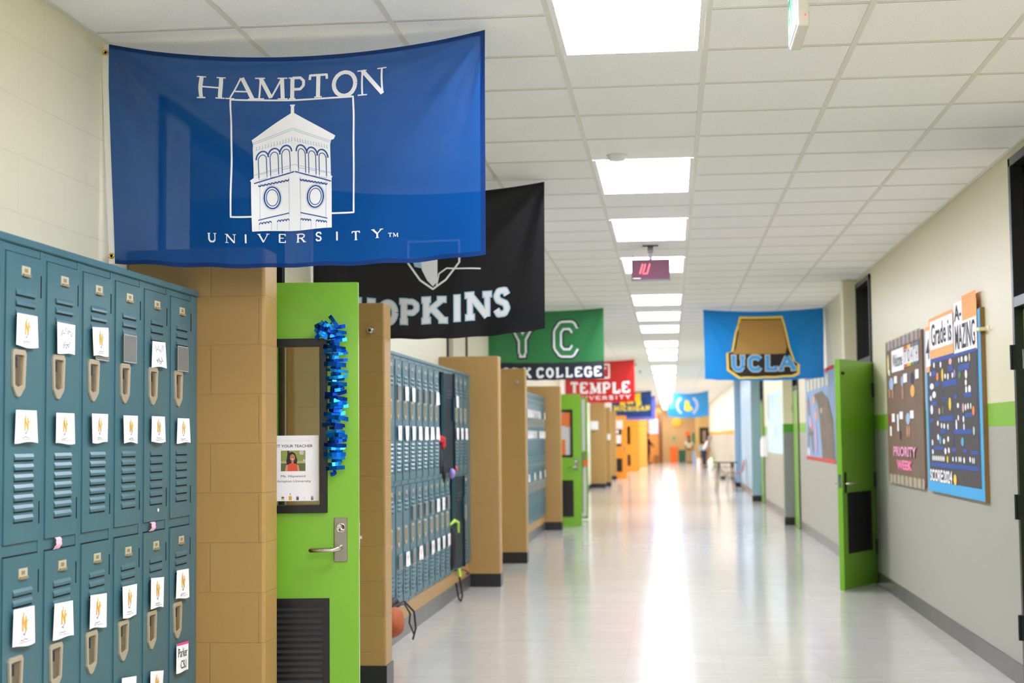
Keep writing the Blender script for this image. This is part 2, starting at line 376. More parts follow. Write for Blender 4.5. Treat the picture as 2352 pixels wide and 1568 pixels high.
names = {-2: 'large bright recessed light panel nearest overhead, cut by the top edge', 4: 'recessed light panel beyond the round smoke detector', 8: 'recessed light panel just in front of the hanging red clock', 12: 'recessed light panel partly hidden behind the hanging red clock',
         18: 'first recessed light panel showing below the hanging clock', 22: 'second recessed light panel showing below the hanging clock', 26: 'third recessed light panel showing below the hanging clock'}
for j in LIGHTJ:
    lab = names.get(j) or ('recessed light panel overhead behind the viewpoint' if j < -2 else 'small recessed light panel in the merging far row, lengthened by added panels at the corridor end' if j > 56 else
          {32: 'nearest of the close-set trio of recessed light panels', 36: 'middle of the close-set trio of recessed light panels', 40: 'farthest of the close-set trio of recessed light panels', 47: 'recessed light panel just before the small green exit sign', 51: 'recessed light panel behind the small green exit sign'}.get(j, 'recessed light panel'))
    if j == -2: L0['label'] = lab
    else: dup(L0, (TX0+TW/2, TY0+(j+1)*TW, CEIL), lab)
# smoke detector
sd = thing('smoke_detector', (-.28, 8.58, CEIL), 'round white smoke detector on the ceiling before the second light panel', 'smoke detector')
MB().lathe([(.052, -.004), (.052, -.018), (.044, -.03), (.02, -.036), (.0001, -.036)], n=28).build('cover', m_white, sd)
MB().lathe([(.06, 0), (.06, -.006), (.05, -.007)], n=28).build('mounting_ring', m_white, sd)
for x, y in ((-.75, 33.5), (-.72, 37.2)):
    s_ = thing('fire_sprinkler', (x, y, CEIL), 'small ceiling sprinkler head right of the red flag, %s' % ('nearer one' if y < 35 else 'farther one'), 'sprinkler', 'ceiling sprinklers')
    MB().lathe([(.05, 0), (.045, -.008), (.015, -.012), (.012, -.05), (.03, -.055), (.03, -.06)], n=14).build('sprinkler_head', m_steel, s_)

# ------------------------------------------------------------------ walls
def wall_x(name, x0, x1, segs, m, label=None):
    """segs: (y0,y1,z0,z1) boxes"""
    b = MB()
    for s in segs: b.box(x0, x1, s[0], s[1], s[2], s[3])
    return struct(b.build(name, m), label, 'wall')
D1A, D1B = 6.46, 8.60
wall_x('wall_left', XL-.2, XL, [(YB, D1A, 0, CEIL), (D1A, 6.90, 2.20, CEIL), (6.9, D1B, 2.98, CEIL), (D1B, 15.15, 0, CEIL), (15.15, 15.62, 2.98, CEIL), (15.62, 16.62, 2.18, CEIL),
     (16.62, 24.3, 0, CEIL), (24.3, 26.5, 2.18, CEIL), (26.5, YF, 0, CEIL)], m_cream, 'cream painted block wall behind the lockers')
RD = [(7.75, 8.79), (14.89, 15.97), (23.45, 24.42), (32.2, 33.2)]
segs = []; y = YB
for a, b_ in RD: segs += [(y, a, 0, CEIL), (a, b_, 2.995, CEIL)]; y = b_
segs.append((y, 33.7, 0, CEIL))
wall_x('wall_right', XR, XR+.2, segs, m_right, 'right corridor wall, grey below and cream above a lime stripe')
wall_x('wall_right_blue', XR, XR+.2, [(33.7, 43.0, 0, CEIL)], m_blue_wall, 'pale blue stretch of the right corridor wall')
wall_x('wall_right_far', XR, XR+.2, [(43.0, 78.5, 0, CEIL), (78.5, YF, 0, CEIL)], m_right_far, 'far right corridor wall with an orange stripe')
struct(MB().box(-4.2, 4.2, YB-.2, YB, 0, CEIL).build('wall_back', m_cream), 'cream wall behind the viewpoint', 'wall')
struct(MB().box(-4.2, 4.2, YF, YF+.2, 0, CEIL).build('wall_end', mat('#c9a76a', .6, name='tan_end_paint')), 'tan wall closing the far end of the corridor', 'wall')
struct(MB().box(1.27, XR, 78.4, 78.6, 0, 2.6).build('wall_end', mat('#d8b46c', .6, name='light_tan_paint')), 'lighter tan wing wall beside the framed picture', 'wall')
struct(MB().box(XL, -.52, 82, 82.2, 0, CEIL).box(-.62, -.44, 81.9, 82.3, 0, 2.75, 1).build('wall_end', [mat('#eda24a', .5, name='orange_wall_paint'), mat('#8a5a2c', .6)]), 'orange wing wall with a brown edge at the far left end', 'wall')
struct(MB().box(XL, -1.12, 71.8, 72.0, 0, 2.6).build('wall_end', mat('#f8b04a', .5, name='bright_orange_paint')), 'bright orange wing wall on the far left', 'wall')
# rooms behind open doors
struct(MB().box(-4.1, -4.0, 5.5, 10, 0, CEIL).box(-4.1, XL-.2, 5.4, 5.5, 0, CEIL).box(-4.1, XL-.2, 10, 10.1, 0, CEIL).box(-4.1, -4.0, 22, 28, 0, CEIL).box(-4.1, XL-.2, 21.9, 22, 0, CEIL).box(-4.1, XL-.2, 28, 28.1, 0, CEIL).build('wall_classroom', mat('#c2ba9e', .7)), 'classroom walls inside the left doorways', 'wall')
struct(MB().box(3.9, 4.0, 13.5, 18, 0, CEIL).box(XR+.2, 4.0, 13.4, 13.5, 0, CEIL).box(XR+.2, 4.0, 18, 18.1, 0, CEIL).build('wall_classroom', mat('#b08a54', .6)), 'classroom walls inside the right doorway', 'wall')

# baseboards
def gap_segs(ds, a, b):
    out = []; y = a
    for p, q in ds: out.append((y, p)); y = q
    out.append((y, b)); return out
bb = MB()
for a, b_ in gap_segs(RD, YB, YF): bb.box(XR-.008, XR, a, b_, 0, .125)
struct(bb.build('baseboard_right', m_base_grey, bevel=.002), 'scuffed grey baseboard along the right wall', 'baseboard')
bb = MB()
for a, b_ in ((D1B, 8.70), (14.80, 15.15), (16.62, 17.32), (26.5, 42.7), (44.1, 51)): bb.box(XL, XL+.008, a, b_, 0, .125)
struct(bb.build('baseboard_left', m_base), 'black baseboard along the left wall', 'baseboard')

# ------------------------------------------------------------------ piers
def pier(x0, x1, y0, y1, h, m, label, side='left'):
    o = struct(MB().box(x0, x1, y0, y1, 0, h).build('wall_%s_pier' % side, m, bevel=.012), label, 'pier')
    e = .006
    struct(MB().ring([(x0-e, y0-e), (x1+e, y0-e), (x1+e, y1+e), (x0-e, y1+e)], [(x0, y0), (x1, y0), (x1, y1), (x0, y1)], 'z', 0, .127).build('baseboard_%s' % side, m_base), 'black baseboard around the '+label, 'baseboard')
PH = 2.2352
pier(XL, XP, 6.072, 6.275, PH, m_tan, 'tan block pier nearest the camera, beside the near lockers')
pier(XL, XP, 8.70, 8.905, PH, m_tan, 'tan block pier behind the open lime door')
pier(XL, XP, 14.60, 14.80, PH, m_tan, 'tan block pier at the far end of the second locker bank')
pier(XL, XP, 17.32, 17.52, PH, m_tan, 'tan block pier with a small hook under the green flag')
pier(XL, XP-.04, 23.45, 23.65, PH, m_tan, 'tan block pier before the pair of open lime doors')
pier(XL, -1.84, 42.7, 42.9, 2.4, m_tan, 'far tan pier with a white box on its face')
pier(XL, -1.73, 43.9, 44.1, 2.3, m_tan, 'far darker tan pier just behind another')
pier(XL, -1.83, 51.0, 51.2, 2.3, m_tan, 'farthest tan pier before the orange doors')
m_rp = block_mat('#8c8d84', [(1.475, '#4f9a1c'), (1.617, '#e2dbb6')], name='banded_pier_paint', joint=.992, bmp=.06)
pier(1.808, XR, 15.97, 16.17, CEIL-.004, m_rp, 'cream topped pier just past the right open door', 'right')
pier(1.80, XR, 24.55, 24.75, CEIL-.004, m_rp, 'grey pier with a lime stripe below the bright blue badge flag', 'right')
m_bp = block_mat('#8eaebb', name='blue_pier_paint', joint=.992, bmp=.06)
pier(1.757, XR, 33.4, 33.65, CEIL-.004, m_bp, 'nearer pale blue pier on the right', 'right')
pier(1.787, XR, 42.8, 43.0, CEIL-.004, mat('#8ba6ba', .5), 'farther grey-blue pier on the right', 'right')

# ------------------------------------------------------------------ doors
def frame_x(name, x, y0, y1, ztop, zdoor, side, label, glass=True, glass_y=None, solid=None):
    """black steel frame in a wall along y. side=+1: wall body lies towards +x"""
    t = struct(bpy.data.objects.new(name, None), label, 'door frame'); COL.objects.link(t)
    d0, d1 = (x-.02*side, x+.14*side); w = .05
    b = MB().box(d0, d1, y0, y0+w, 0, ztop).box(d0, d1, y1-w, y1, 0, ztop).box(d0, d1, y0, y1, ztop-w, ztop)
    if ztop > zdoor+.1: b.box(d0, d1, y0+w, y1-w, zdoor, zdoor+.06)
    b.build('jamb', m_black, t, bevel=.003)
    if ztop > zdoor+.1 and glass:
        g0, g1 = glass_y or (y0+w, y1-w)
        MB().box(x+.05*side, x+.06*side, g0, g1, zdoor+.06, ztop-w).build('transom_glass', m_dglass, t)
    return t
def lever_set(parent, sx, x_p, z_p, y_f, mirror=1):
    """lock plate with cylinder and lever on a leaf face at y = y_f (facing -y); x_p plate centre"""
    pl = MB().box(x_p-.0295, x_p+.0295, y_f-.005, y_f, z_p-.096, z_p+.096).build('lock_plate', m_steel, parent, bevel=.003)
    zc = z_p+.052
    MB().lathe([(.021, 0), (.021, -.006), (.017, -.008), (.0165, -.006), (.0001, -.006)], (x_p, y_f-.005, zc), 28, axis='y').lathe([(.006, -.006), (.006, -.010), (.0001, -.010)], (x_p, y_f-.005, zc-.006), 14, axis='y').box(x_p-.001, x_p+.001, y_f-.0155, y_f-.0149, zc-.011, zc-.002, 1).build('key_cylinder', [m_chrome, m_ink], pl)
    zl = z_p-.04
    pts = [(x_p, y_f-.004, zl+.008), (x_p, y_f-.035, zl+.008), (x_p-.008*mirror, y_f-.05, zl+.004), (x_p-.03*mirror, y_f-.055, zl), (x_p-.128*mirror, y_f-.055, zl-.002), (x_p-.132*mirror, y_f-.053, zl-.002)]
    MB().tube(pts, [.011, .011, .0105, .0100, .0098, .007], 14).build('door_lever', m_chrome, pl)
def leaf(name, label, loc, rz, w=.914, h=2.13, window=True, louvre=True, m=m_green, lever='r', wz=(1.116, 1.881), lz=(.16, .745), wx=(.135, .765), inside=False, t=.045, pane=m_glass, narrow=False, louv_x=None):
    """leaf local: hinge at x=0, free edge at x=w, front face towards -y at y=0"""
    o = thing(name, loc, label, 'door', rz=rz, kind='structure')
    z0 = .012; a, b_ = w-wx[1], w-wx[0]
    holes = []
    if window: holes.append((a, b_, wz[0], wz[1]))
    mb = MB()
    if holes:
        for (p, q, r_, s_) in holes:
            mb.box(0, p, 0, t, z0, h).box(q, w, 0, t, z0, h).box(p, q, 0, t, z0, r_).box(p, q, 0, t, s_, h)
    else: mb.box(0, w, 0, t, z0, h)
    mb.build('door_panel', m, o)
    if window:
        f = .034
        for yy in (-.012,):
            MB().ring([(a, wz[0]), (b_, wz[0]), (b_, wz[1]), (a, wz[1])], [(a+f, wz[0]+f), (b_-f, wz[0]+f), (b_-f, wz[1]-f), (a+f, wz[1]-f)], 'y', yy, t+.012).build('window_frame', m_black, o, bevel=.003)
        MB().box(a+f, b_-f, t/2-.003, t/2+.003, wz[0]+f, wz[1]-f).build('window_glass', pane, o)
    if louvre:
        la, lb = louv_x or (w-.765, w-.128); f = .03
        g = MB().ring([(la, lz[0]), (lb, lz[0]), (lb, lz[1]), (la, lz[1])], [(la+f, lz[0]+f), (lb-f, lz[0]+f), (lb-f, lz[1]-f), (la+f, lz[1]-f)], 'y', -.008, 0)
        g.box(la+f, lb-f, -.001, 0, lz[0]+f, lz[1]-f)
        n = int((lz[1]-lz[0]-2*f)/.026)
        for k in range(n):
            z = lz[0]+f+.004+k*.026
            g.prism([(-.0005, z+.018), (-.007, z+.004), (-.007, z), (-.0005, z+.012)], 'x', la+f, lb-f)
        g.build('louvre_grille', m_black, o)
    if lever: lever_set(o, 1, w-.078, .998, 0)
    if not inside:
        MB().box(w, w+.0015, .008, t-.008, .95, 1.07).box(w, w+.012, .016, .028, 1.0, 1.012).build('latch', m_chrome, o)
    hb = MB()
    for z in (.3, 1.07, 1.85): hb.tube([(-.004, -.006, z-.055), (-.004, -.006, z+.055)], .008, 8)
    hb.build('hinge', m_steel, o)
    return o
# near left double doorway
frame_x('trim_3', XL, D1A, D1B, 2.98, 2.14, -1, 'black door frame behind the near open lime door', glass_y=(6.93, 8.53))
d1 = leaf('door_1', 'open lime green door with blue tinsel on its window', (-2.275, 6.44, 0), math.atan2(.10, .908))
c_ = leaf('door_2', 'closed lime green door leaf beside the tan pier', (XL-.05, 8.54, 0), R(-90), w=1.03, lever='r', louvre=True, pane=m_glass)
# second left doorway (between piers)
frame_x('trim_4', XL, 15.15, 16.62, 2.98, 2.14, -1, 'black door frame between two tan piers', glass=False)
struct(MB().box(XL-.08, XL-.04, 15.2, 15.6, 0, 2.93).build('window_1', m_dglass), 'tall narrow dark window beside the closed door', 'window')
leaf('door_3', 'closed lime green door between two tan piers', (XL-.05, 15.66, 0), R(90), lever=None, louvre=False, window=False)
# third left doorway, both leaves open
frame_x('trim_5', XL, 24.3, 26.55, 2.2, 2.14, -1, 'black door frame around the pair of open lime doors', glass=False)
pane_post = mat('#c9cdc9', .3, name='papered_glass')
d4 = leaf('door_4', 'open lime green door with posters behind its window, under the red flag', (XL-.04, 24.35, 0), 0, w=.85, wx=(.13, .7), pane=pane_post)
Art().rect(.36, -1.83, .62, -1.62, mat('#e07a3a')).rect(.60, -1.84, .70, -1.6, mat('#5a6aa8'), 2).rect(.35, -1.40, .60, -1.15, mat('#dcc022'), 2).ell(.52, -1.28, .06, .08, mat('#6a5a10'), 3).mb(lambda s, t, l: (s, .015-l*.001, -t)).build('window_poster', mat('#e07a3a'), d4)
pp = d4.children[-1]; pp.data.materials.clear(); [pp.data.materials.append(mat(c)) for c in ('#e07a3a', '#5a6aa8', '#dcc022', '#6a5a10')]
d5 = leaf('door_5', 'second open lime door behind the first, with white strips down its face', (XL-.04, 26.5, 0), 0, w=.84, window=False, louvre=False, lever=None)
MB().box(.74, .80, -.012, 0, 1.19, 2.10).box(.75, .81, -.012, 0, .07, .93).box(.73, .79, -.014, 0, .05, .12).build('white_strip', mat('#d9d8cf', .6), d5)
MB().box(.71, .79, -.03, 0, 1.0, 1.15).build('latch_box', m_steel, d5, bevel=.004)
tag(MB().lathe([(.05, 0), (.05, .05), (.02, .06)], (-1.49, 26.42, .985), 16, axis='y').build('door_hanger', mat('#ff7a1a', .5)), 'round orange hanger on the latch of the white-striped lime door', 'door hanger')
# right doorways
frame_x('trim_6', XR, 7.75, 8.79, 2.995, 2.14, 1, 'black frame with tall transom at the right picture edge')
dr = leaf('door_6', 'closed lime green door at the right picture edge', (XR+.03, 8.74, 0), R(-90), w=.94, lever=None, louvre=False, window=False)
dr.rotation_euler = (0, 0, R(-90))
hb = MB()
for z in (.35, 1.02, 1.86): hb.box(XR-.035, XR-.018, 8.725, 8.765, z-.07, z+.07).tube([(XR-.04, 8.745, z-.07), (XR-.04, 8.745, z+.07)], .009)
struct(hb.build('trim_7', m_blackm), 'black hinges on the door frame at the right edge', 'hinge')
frame_x('trim_8', XR, 14.89, 15.97, 2.995, 2.14, 1, 'black frame and transom of the right open door')
ang = math.atan2(.9*math.cos(R(153)), -.9*math.sin(R(153)))
d7 = leaf('door_7', 'wide-open lime green door on the right with a black louvre', (1.925, 14.93, 0), ang, w=.9, window=False, lever=None, louvre=False, t=.045)
# its camera-side face is local +y
MB().ring([(.16, .34), (.78, .34), (.78, .90), (.16, .90)], [(.19, .37), (.75, .37), (.75, .87), (.19, .87)], 'y', .045, .053).box(.19, .75, .045, .0465, .37, .87).build('louvre_grille', m_blackm, d7)
lp = MB().box(.80, .85, .045, .05, .90, 1.09).build('lock_plate', m_blackm, d7, bevel=.003)
MB().tube([(.825, .05, .985), (.825, .10, .985), (.80, .105, .985), (.70, .105, .983)], .009, 10).tube([(.825, 0, .985), (.825, -.05, .985), (.80, -.055, .985), (.70, -.055, .983)], .009, 10).build('door_lever', m_chrome, lp)
hb = MB()
for z in (.36, 1.0, 1.86): hb.box(-.03, .06, .045, .07, z-.07, z+.07).box(.0, .05, .03, .05, z-.07, z+.07)
hb.build('hinge', m_blackm, d7)
MB().tube([(.85, .02, 2.0), (.85, .07, 2.0)], .014, 10).build('door_stop', m_blackm, d7)
struct(MB().box(XR+.02, XR+.15, 15.0, 15.06, 0, 2.14).build('trim_9', mat('#c0894a', .5)), 'tan inner edge seen past the right open door', 'trim')
for i, (a, b_) in enumerate(RD[2:]):
    frame_x('trim_10', XR, a, b_, 2.995, 2.14, 1, ['black frame beside the grey pier with a lime stripe', 'black frame beside the nearer blue pier'][i])
    leaf('door_8', ['closed lime door beside the grey pier with a lime stripe', 'closed lime door beside the nearer blue pier'][i], (XR-.02, b_-.06, 0), R(-90), w=.88, lever=None, louvre=False, window=False)

# orange doors at the far left
def orange_door(name, x0, x1, y, label, win, lou):
    o = thing(name, (x0, y, 0), label, 'door', kind='structure')
    w = x1-x0
    MB().box(0, w, 0, .05, .01, 2.15).build('door_panel', m_orange, o)
    MB().box(w-win[0], w-win[1], -.01, 0, 1.12, 1.86).build('window_glass', m_dglass, o)
    MB().box(w-lou[0], w-lou[1], -.012, 0, .25, .70).build('louvre_grille', m_black, o)
    MB().box(w-.09, w-.05, -.012, 0, .95, 1.1).build('lock_plate', m_steel, o)
orange_door('door_9', XL, -1.50, 51.6, 'nearer open orange door with white papers on its window', (.36, .17), (.35, .15))
orange_door('door_10', XL, -1.29, 62.2, 'farther open orange door with narrow dark openings', (.48, .36), (.48, .36))
p_ = MB()
for (a, b_, c, d) in ((-1.88, -1.62, 1.70, 2.0), (-1.9, -1.76, 1.55, 1.66), (-1.88, -1.68, 1.2, 1.5)): p_.box(a, b_, 51.575, 51.585, c, d)
tag(p_.build('paper_notice', m_paper), 'white paper notices taped around the nearer orange door window', 'paper notice')

# ------------------------------------------------------------------ lockers
PIT = .2955
LB, LT = .246, 2.03   # bottom and top of the locker boxes
def louvres(b, y0, y1, tops):
    for z in tops:
        b.prism([(.012, z), (.0165, z-.010), (.0172, z-.017), (.0165, z-.0185), (.012, z-.0185)], 'y', y0, y1)
        b.box(.0121, .0130, y0+.001, y1-.001, z-.0240, z-.0185, 1)
def door_mesh(z0, z1, tops):
    b = MB().box(0, .012, .019, .263, z0, z1)
    b.box(.012, .0125, .019, .021, z0, z1)
    louvres(b, .083, .220, tops)
    for zz in (z0+.05, z1-.12): b.box(.0, .0135, .2645, .2685, zz, zz+.07, 1)
    return b
UT = [1.898, 1.867, 1.836]; UT2 = [1.402-.0305*k for k in range(7)]
LT1 = [1.000, .969, .938]; LT2 = [.49-.0305*k for k in range(6)]
def handle_mb(zt):
    zb = zt-.142; y0, y1 = .055, .152; yc = (y0+y1)/2-.004
    out = [(y0, zt-.012), (y0+.01, zt), (y1-.01, zt), (y1, zt-.012), (y1-.008, zb+.03), (yc+.014, zb+.004), (yc, zb), (yc-.014, zb+.004), (y0+.006, zb+.03)]
    i_ = [(y0+.014, zt-.02), (y0+.018, zt-.016), (y1-.018, zt-.016), (y1-.014, zt-.02), (y1-.02, zb+.036), (yc+.01, zb+.031), (yc, zb+.030), (yc-.01, zb+.031), (y0+.018, zb+.036)]
    b = MB().ring(out, i_, 'x', .012, .019, 0)
    b.prism(i_, 'x', .0121, .0132, 1); b.box(.0132, .017, y0+.018, y0+.036, zt-.055, zt-.022, 2)
    return b
m_plate = mat('#cfc6a4', .4, .3)
def plate_mb(zc):
    return MB().box(.012, .014, .124, .184, zc-.014, zc+.016).box(.014, .019, .127, .181, zc-.016, zc-.008, 1).box(.0141, .0144, .140, .166, zc-.003, zc+.009, 2)
def frame_mb():
    b = MB().box(-.012, .008, 0, .017, LB, LT).box(-.012, .008, .2695, PIT-.0008, LB, LT)
    b.box(-.012, .006, .017, .2695, 2.006, LT).box(-.012, .006, .017, .2695, 1.099, 1.134).box(-.012, .006, .017, .2695, LB, .268)
    b.box(.0062, .0066, .017, .2695, 1.0985, 1.1015, 1).box(.0062, .0066, .017, .2695, 2.003, 2.007, 1)
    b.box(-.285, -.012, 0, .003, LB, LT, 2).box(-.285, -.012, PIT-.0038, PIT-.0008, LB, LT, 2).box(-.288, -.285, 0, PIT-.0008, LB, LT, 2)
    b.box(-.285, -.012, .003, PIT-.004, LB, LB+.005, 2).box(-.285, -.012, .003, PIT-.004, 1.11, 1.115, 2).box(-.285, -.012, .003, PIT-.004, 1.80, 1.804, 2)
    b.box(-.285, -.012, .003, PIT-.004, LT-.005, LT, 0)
    return b
me_cache = {}
def part(key, fn, name, mats, parent, loc=None, rz=0, bevel=0):
    if key not in me_cache:
        o = fn().build(name, mats, parent, bevel); me_cache[key] = o.data
    else:
        o = bpy.data.objects.new(name, me_cache[key]); COL.objects.link(o); o.parent = parent
        if bevel:
            b = o.modifiers.new('bevel', 'BEVEL'); b.width = bevel; b.segments = 2; b.limit_method = 'ANGLE'
    if loc: o.location = loc
    if rz: o.rotation_euler = (0, 0, rz)
    return o
def locker(y, label, group, openu=False, openl=False):
    t = thing('school_locker', (XK, y, 0), label, 'locker', group)
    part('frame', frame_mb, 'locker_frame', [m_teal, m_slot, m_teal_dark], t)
    for up, op in ((True, openu), (False, openl)):
        z0, z1 = (1.136, 2.003) if up else (.27, 1.097)
        if op:
            ho = MB().box(0, .012, -.25, 0, z0, z1, 0).box(-.0005, 0, -.245, -.004, z0+.004, z1-.004, 1)
            ho.box(-.02, 0, -.222, -.2, (z0+z1)/2+.02, (z0+z1)/2+.22, 2).box(-.012, 0, -.25, -.235, z0, z1, 1)
            for k in range(3): ho.box(-.002, -.0006, -.2, -.07, z1-.16-.03*k, z1-.15-.03*k, 2)
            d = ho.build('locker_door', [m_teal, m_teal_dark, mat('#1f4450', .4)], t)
            d.location = (.012, .268, 0); d.rotation_euler = (0, 0, R(168))
            continue
        d = part('du' if up else 'dl', lambda: door_mesh(z0, z1, UT+UT2 if up else LT1+LT2), 'locker_door', [m_teal, m_slot], t)
        part('hu' if up else 'hl', lambda: handle_mb(1.714 if up else .804), 'latch_handle', [m_latch, m_latchin, m_ink], d, bevel=.0015)
        part('pu' if up else 'pl', lambda: plate_mb(1.954 if up else 1.043), 'number_plate', [m_plate, mat('#9a8f6c', .4, .3), mat('#8d8468', .6)], d)
    return t
ORD = ['first', 'second', 'third', 'fourth', 'fifth', 'sixth', 'seventh', 'eighth', 'ninth', 'tenth', 'eleventh', 'twelfth', 'thirteenth']
def crown(y0, y1, label):
    return tag(MB().prism([(XK+.002, LT), (XK+.016, LT+.003), (XK+.016, LT+.024), (XK+.006, LT+.028), (XK-.286, LT+.028), (XK-.286, LT)], 'y', y0, y1).build('locker_top_trim', m_teal, bevel=.002), label, 'locker trim')
def plinth(y0, y1, label):
    struct(MB().box(XL, XK-.004, y0, y1, 0, LB-.0005).build('wall_left_plinth', m_tan, bevel=.004), 'tan block plinth under the '+label, 'plinth')
    struct(MB().box(XK-.004, XK+.004, y0, y1, 0, .125).build('baseboard_left', m_base_grey), 'grey baseboard under the '+label, 'baseboard')
# near bank
N1 = 6.072-.066-7*PIT
for i in range(8):
    y = 6.006-(8-i)*PIT
    if i < 2: lab = 'teal two-tier locker at the far left, %s' % ('outside the picture edge' if i == 0 else 'cut by the left picture edge')
    else: lab = 'teal locker in the nearest row, %s' % {2: 'first in view at the left edge' , 3: 'second in view, pink band on its rail', 4: 'third in view from the left edge', 5: 'fourth in view, empty sleeve up top', 6: 'fifth in view, with the second pink band', 7: 'last one beside the tan pier'}[i]
    locker(y, lab, 'nearest row of lockers')
Y1 = [6.006-(8-i)*PIT for i in range(8)]
tag(MB().box(XK-.28, XK+.009, 6.007, 6.069, LB, LT).build('locker_filler', m_teal, bevel=.002), 'narrow teal filler strip between last near locker and tan pier', 'locker trim')
crown(3.6, 6.069, 'rounded teal top trim along the nearest lockers'); plinth(3.6, 6.072, 'nearest lockers')
# second bank
Y2 = [10.565+(k-5)*PIT for k in range(18)]
for k, y in enumerate(Y2):
    v = k-5
    if v < 0: lab = 'teal locker of the second row hidden behind the tan pier with the hook'
    elif v < 7: lab = 'teal locker in the second row, %s from its left visible end' % ORD[v]
    else: lab = {7: 'teal locker with its dark upper door hanging open and a coat inside', 8: 'teal locker half hidden by the open upper door', 9: 'teal locker with its lower door open above a trailing strap', 10: 'teal locker just right of the open upper door', 11: 'teal locker next to the last in the second row', 12: 'last teal locker of the second row, beside the tan pier'}[v]
    locker(y, lab, 'second row of lockers', openu=(v == 7), openl=(v == 9))
tag(MB().box(XK-.28, XK+.009, Y2[-1]+PIT, 14.595, LB, LT).build('locker_filler', m_teal, bevel=.002), 'teal filler strip at the far end of the second row', 'locker trim')
crown(8.91, 14.597, 'teal top trim along the second row of lockers'); plinth(8.905, 14.6, 'second row of lockers')
# third bank
Y3 = [23.40-(20-k)*PIT for k in range(20)]
for k, y in enumerate(Y3): locker(y, 'blurred teal locker in the third row, between the hook pier and the next pier', 'third row of lockers')
crown(17.53, 23.44, 'teal top trim along the third row of lockers'); plinth(17.52, 23.45, 'third row of lockers')

# ------------------------------------------------------------------ papers on the lockers
def emblem(a, cx, cy, s, m=None):
    m = m or m_gold
    a.stroke([(cx-.3*s, cy+.5*s), (cx-.3*s, cy-.4*s), (cx+.2*s, cy+.4*s), (cx+.2*s, cy-.5*s)], .2*s, m, 1)
    a.stroke([(cx-.15*s, cy-.75*s), (cx-.25*s, cy-.2*s), (cx+.05*s, cy+.1*s), (cx+.5*s, cy-.25*s)], .13*s, m, 2)
    a.stroke([(cx-.3*s, cy+.62*s), (cx-.12*s, cy+.75*s), (cx+.1*s, cy+.45*s)], .07*s, mat('#6f6480'), 2)
def scrib(a, x0, x1, y, h, m=None, n=9, seed=1):
    rnd = random.Random(seed); p = [(x0+(x1-x0)*k/n, y+(rnd.random()-.5)*h) for k in range(n+1)]
    a.stroke(p, .0022, m or m_pencil, 2)
def paper(Y, rel, zt, kind, label, w=.145, h=.098, tilt=0., grp='name cards on the lockers', seed=0, x=XK+.0228):
    """card on a door; s = +y, t = down"""
    t = thing('name_card', (x, Y+rel, zt), label, 'paper sign', grp)
    t.rotation_euler = (tilt, 0, 0)
    if kind == 'sleeve':
        MB().box(0, .0012, 0, w, -h, 0).build('clear_sleeve', film_mat(), t); 
        a = Art().stroke([(0, .001), (w, .001), (w, h), (0, h), (0, 0)], .003, mat('#a9b0b0', .3), 1)
        a.mb(lambda s, q, l: (.0014, s, -q)).build('sleeve_edge', a.mats, t, fixn=False); return t
    curl = [(0, 0), (w*.33, .0025), (w*.66, .001), (w, .004)]
    mb = MB(); n = 6
    v = []; 
    for i in range(n+1):
        u = i/n
        for j in range(3):
            q = j/2; v.append((.0015+.0035*math.sin(u*3.1+seed)*q+.002*u*q, u*w, -q*h-(.003*math.sin(seed*3+u*5) if j == 2 else 0)))
    mb.add(v, [[i*3+j, (i+1)*3+j, (i+1)*3+j+1, i*3+j+1] for i in range(n) for j in range(2)])
    o = mb.build('paper_sheet', m_paper, t); so = o.modifiers.new('thick', 'SOLIDIFY'); so.thickness = .0006
    a = Art()
    if kind == 'N': emblem(a, w*.5, h*.42, h*.40); scrib(a, w*.3, w*.62, h*.84, .006, seed=seed+1); scrib(a, w*.25, w*.8, h*.9, .003, mat('#b8b8bc'), seed=seed+5)
    if kind == 'hand': scrib(a, w*.15, w*.85, h*.28, .028, n=16, seed=seed+2); scrib(a, w*.3, w*.75, h*.7, .035, n=9, seed=seed+3); scrib(a, w*.3, w*.7, h*.75, .02, n=6, seed=seed+9)
    if kind == 'stamp': a.ell(w*.42, h*.4, .018, .018, mat('#d99a94'), 1).ell(w*.42, h*.4, .008, .010, mat('#c4443c'), 2)
    if kind == 'pink':
        a.rect(0, -.001, w, h*.07, mat('#f0418e'), 1); a.text('Parker', w*.12, h*.18, w*.88, h*.48, m_ink, 2); a.text('CSU', w*.3, h*.6, w*.78, h*.88, m_ink, 2)
    if a.tri: 
        def P(s, q, l, sd=seed):
            u = s/w; qq = q/h
            return (.0024+.0035*math.sin(u*3.1+sd)*qq+.002*u*qq+l*.0004, s, -q)
        a.mb(P, .03).build('printed_mark', a.mats, t, fixn=False)
    return t
C1 = {2: ('first', [('N', 1.822, 0), ('N', 1.533, 0), ('N', .945, -.02)]),
      3: ('second', [('hand', 1.817, 0), ('N', 1.529, 0), ('N', .930, -.03)]),
      4: ('third', [('N', 1.822, .05), ('N', 1.531, 0), ('N', .926, -.05), ('N', .60, .02)]),
      5: ('fourth', [('sleeve', 1.818, 0), ('N', 1.529, 0), ('N', .925, -.02), ('stamp', .607, -.1)]),
      6: ('fifth', [('hand', 1.812, .02), ('N', 1.530, 0), ('N', .928, -.06), ('N', .585, -.12)]),
      7: ('last', [('sleeve', 1.812, 0), ('N', 1.526, 0), ('N', .930, -.03), ('pink', .645, -.05)])}
kn = {'N': 'gold emblem card', 'hand': 'handwritten white card', 'sleeve': 'empty clear sleeve', 'stamp': 'white card with red seal', 'pink': 'pink edged card'}
